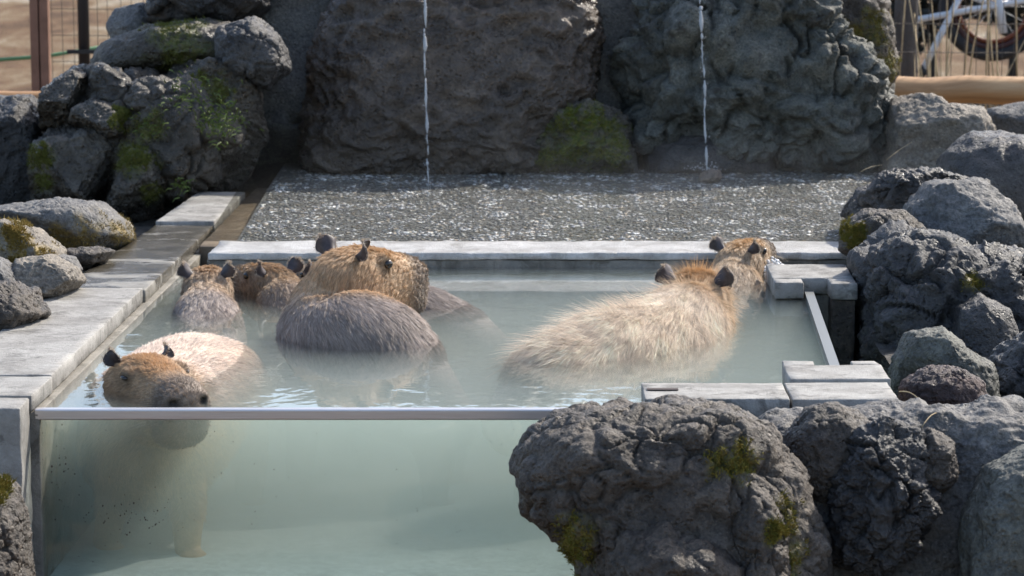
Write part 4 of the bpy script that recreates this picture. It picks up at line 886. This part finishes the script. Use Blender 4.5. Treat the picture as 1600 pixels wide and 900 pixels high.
    pts = P[:, None] + dr[:, None] * (Ln[:, None] * tt)[..., None] + np.array([0, 0, -1.0]) * (0.22 * Ln[:, None] * tt ** 2)[..., None]
    _, _, fp = vor(P * 62, seed + 2); tip = fp / 62 + dr * Ln[:, None]
    pts = pts + (tip - (P + dr * Ln[:, None]))[:, None] * (clump * tt ** 1.3)[None, :, None]
    pen = ((pts - P[:, None]) * NN[:, None]).sum(2); pts += NN[:, None] * np.maximum(0, 0.0012 * tt[None] - pen)[..., None]
    # pale fringe on the ear rims, whiskers on the muzzle
    EVa = np.array(EV); rim = []; KK = 169
    for b_ in (0, 2 * KK):
        for j in range(13):
            for i in range(13):
                if (i in (0, 12) and j > 1) or j >= 11: rim.append((EVa[b_ + j * 13 + i], EVa[b_ + 6 * 13 + 6]))
    ex, ec = [], []
    for (rp, rc) in rim:
        for _ in range(7):
            dd_ = (rp - rc); dd_ = dd_ / np.linalg.norm(dd_) + rg.normal(size=3) * 0.5; L_ = rg.uniform(0.002, 0.0055)
            o_ = rp + rg.normal(size=3) * 0.0018; ex.append([o_ + dd_ * L_ * q_ for q_ in tt]); ec.append(np.array((0.55, 0.45, 0.35)))
    for s in (-1, 1):
        for _ in range(16):
            o_ = np.array([rg.uniform(0.19, 0.25), s * 0.070, rg.uniform(-0.05, 0.02)]); d_ = np.array([rg.uniform(-0.7, 0.1), s * 1.0, rg.uniform(-0.5, 0.2)]); d_ /= np.linalg.norm(d_); L_ = rg.uniform(0.04, 0.085)
            ex.append([tow(o_ + d_ * L_ * q_ + np.array([-0.02, 0, -0.015]) * q_ * q_) for q_ in tt]); ec.append(np.array((0.5, 0.42, 0.33)))
    pts = np.concatenate([pts, np.array(ex)]); c = np.concatenate([c, np.array(ec)]); nh = len(pts)
    cv = bpy.data.hair_curves.new('fur'); cv.add_curves([K] * nh)
    cv.attributes['position'].data.foreach_set('vector', (pts - base).astype(np.float32).ravel())
    ra = cv.attributes.get('radius') or cv.attributes.new('radius', 'FLOAT', 'POINT')
    rad = np.repeat((rg.uniform(0.00032, 0.00055, nh) * hr)[:, None], K, 1) * np.array([1, 1, 0.9, 0.65, 0.2])
    ra.data.foreach_set('value', rad.astype(np.float32).ravel())
    vr = rg.uniform(0.7, 1.2, (nh, 1)); dk = (rg.uniform(size=(nh, 1)) < 0.10); c = np.clip(c * vr * np.where(dk, 0.5, 1.0), 0.005, 0.9)
    ha = cv.attributes.new('hcol', 'FLOAT_COLOR', 'CURVE'); ha.data.foreach_set('color', np.c_[c, np.ones(nh)].astype(np.float32).ravel())
    cv.materials.append(M['hair'])
    fo = bpy.data.objects.new('fur', cv); COL.objects.link(fo); fo.parent = root
    return root

GREY = (0.46, 0.39, 0.345); GOLD = (0.60, 0.42, 0.26); TAN = (0.55, 0.42, 0.30); ORANGE = (0.60, 0.34, 0.14); PALE = (0.86, 0.76, 0.65)
capybara('drowsy capybara with its nostrils at the water, facing out through the glass front', (-0.992, 7.46, 0.003), (0.54, -0.84), -0.06, 1.03,
         [(-1.0, 7.505, -0.165, .19, .19), (-0.975, 7.65, -0.155, .215, .21), (-0.92, 7.9, -0.115, .195, .18), (-0.86, 8.12, -0.15, .17, .165), (-0.81, 8.27, -0.2, .10, .10)],
         [(-0.90, 7.52, -0.22, -0.87, 7.42), (-1.08, 7.55, -0.22, -1.10, 7.50), (-0.78, 8.05, -0.22, -0.76, 8.02), (-0.98, 8.1, -0.22, -1.0, 8.08)],
         (0.82, 0.68, 0.58), (0.56, 0.40, 0.26), ORANGE, 90000, 0.026, 0.20, 0.40, 1, sleepy=True, zmin=-0.36, wild=0.22, earout=0.45, esz=0.72, under=(0.58, 0.40, 0.19))
capybara('largest capybara sitting high in the water with its head turned over its back', (-0.500, 8.37, 0.155), (0.70, 0.71), -0.13, 1.05,
         [(-0.545, 8.345, 0.07, .12, .125), (-0.54, 8.285, 0.0, .165, .145), (-0.475, 8.225, -0.03, .20, .18), (-0.40, 8.18, -0.07, .20, .19), (-0.31, 8.13, -0.15, .175, .165), (-0.19, 8.09, -0.23, .10, .10)],
         [(-0.62, 8.25, -0.14, -0.64, 8.3), (-0.45, 8.4, -0.14, -0.45, 8.42), (-0.24, 8.0, -0.22, -0.22, 7.98), (-0.2, 8.24, -0.22, -0.18, 8.26)],
         GREY, (0.64, 0.45, 0.28), (0.54, 0.33, 0.16), 75000, 0.032, 0.10, 0.6, 2, wild=0.14)
capybara('young capybara seen from behind beside the left pool wall', (-0.962, 8.86, 0.034), (-0.05, 1.0), -0.05, 0.83,
         [(-0.955, 8.76, -0.03, .105, .10), (-0.935, 8.64, -0.085, .12, .115), (-0.94, 8.52, -0.15, .13, .12), (-0.96, 8.42, -0.21, .08, .08)],
         [(-1.02, 8.66, -0.15, -1.03, 8.68), (-0.86, 8.66, -0.15, -0.85, 8.68)], (0.50, 0.43, 0.385), TAN, (0.50, 0.34, 0.21), 34000, 0.026, 0.12, 0.55, 3, wild=0.16)
capybara('young capybara looking left between the wall-side one and the largest one', (-0.752, 9.0, 0.022), (-0.62, 0.80), -0.02, 0.83,
         [(-0.715, 8.91, -0.03, .105, .10), (-0.665, 8.83, -0.09, .125, .115), (-0.61, 8.76, -0.15, .12, .11), (-0.57, 8.70, -0.2, .08, .08)],
         [(-0.74, 8.80, -0.15, -0.75, 8.82), (-0.60, 8.88, -0.15, -0.59, 8.9)], (0.40, 0.31, 0.24), (0.48, 0.35, 0.23), (0.46, 0.30, 0.17), 34000, 0.026, 0.12, 0.55, 4, wild=0.16)
capybara('half-hidden capybara behind the largest one, its grey rump breaking the surface', (-0.59, 9.13, 0.0), (-0.35, 0.94), -0.02, 0.85,
         [(-0.545, 9.03, -0.05, .11, .105), (-0.43, 8.93, -0.10, .15, .14), (-0.29, 8.84, -0.088, .165, .145), (-0.14, 8.83, -0.15, .14, .13), (-0.03, 8.85, -0.2, .08, .08)],
         [(-0.48, 8.85, -0.18, -0.5, 8.84), (-0.4, 9.05, -0.18, -0.4, 9.07), (-0.12, 8.75, -0.22, -0.1, 8.74), (-0.14, 8.93, -0.22, -0.12, 8.95)],
         (0.46, 0.40, 0.36), (0.42, 0.30, 0.19), ORANGE, 30000, 0.026, 0.10, 0.5, 5, wild=0.14)
capybara('shaggy pale cream capybara facing away with fluffed-up back fur', (0.552, 8.47, 0.055), (0.16, 0.99), -0.05, 1.08,
         [(0.525, 8.36, 0.015, .135, .13), (0.42, 8.21, -0.055, .18, .165), (0.26, 8.02, -0.078, .195, .18), (0.11, 7.88, -0.11, .17, .155), (0.01, 7.80, -0.17, .10, .10)],
         [(0.34, 8.3, -0.18, 0.32, 8.33), (0.52, 8.16, -0.18, 0.54, 8.16), (0.06, 8.0, -0.22, 0.04, 8.0), (0.2, 7.8, -0.22, 0.21, 7.79)],
         (0.85, 0.72, 0.585), (0.68, 0.52, 0.36), (0.60, 0.36, 0.17), 150000, 0.044, 0.13, 0.20, 6, wild=0.301, hr=0.65)
capybara('small capybara facing away beside the foaming inlet', (0.752, 9.42, 0.034), (0.45, 0.89), 0.05, 0.83,
         [(0.735, 9.33, -0.04, .11, .105), (0.715, 9.22, -0.11, .125, .12), (0.70, 9.08, -0.17, .12, .11), (0.69, 8.98, -0.21, .08, .08)],
         [(0.64, 9.15, -0.18, 0.63, 9.13), (0.78, 9.12, -0.18, 0.78, 9.1)], (0.52, 0.41, 0.30), (0.58, 0.44, 0.30), (0.58, 0.36, 0.17), 32000, 0.026, 0.12, 0.5, 7, wild=0.16)
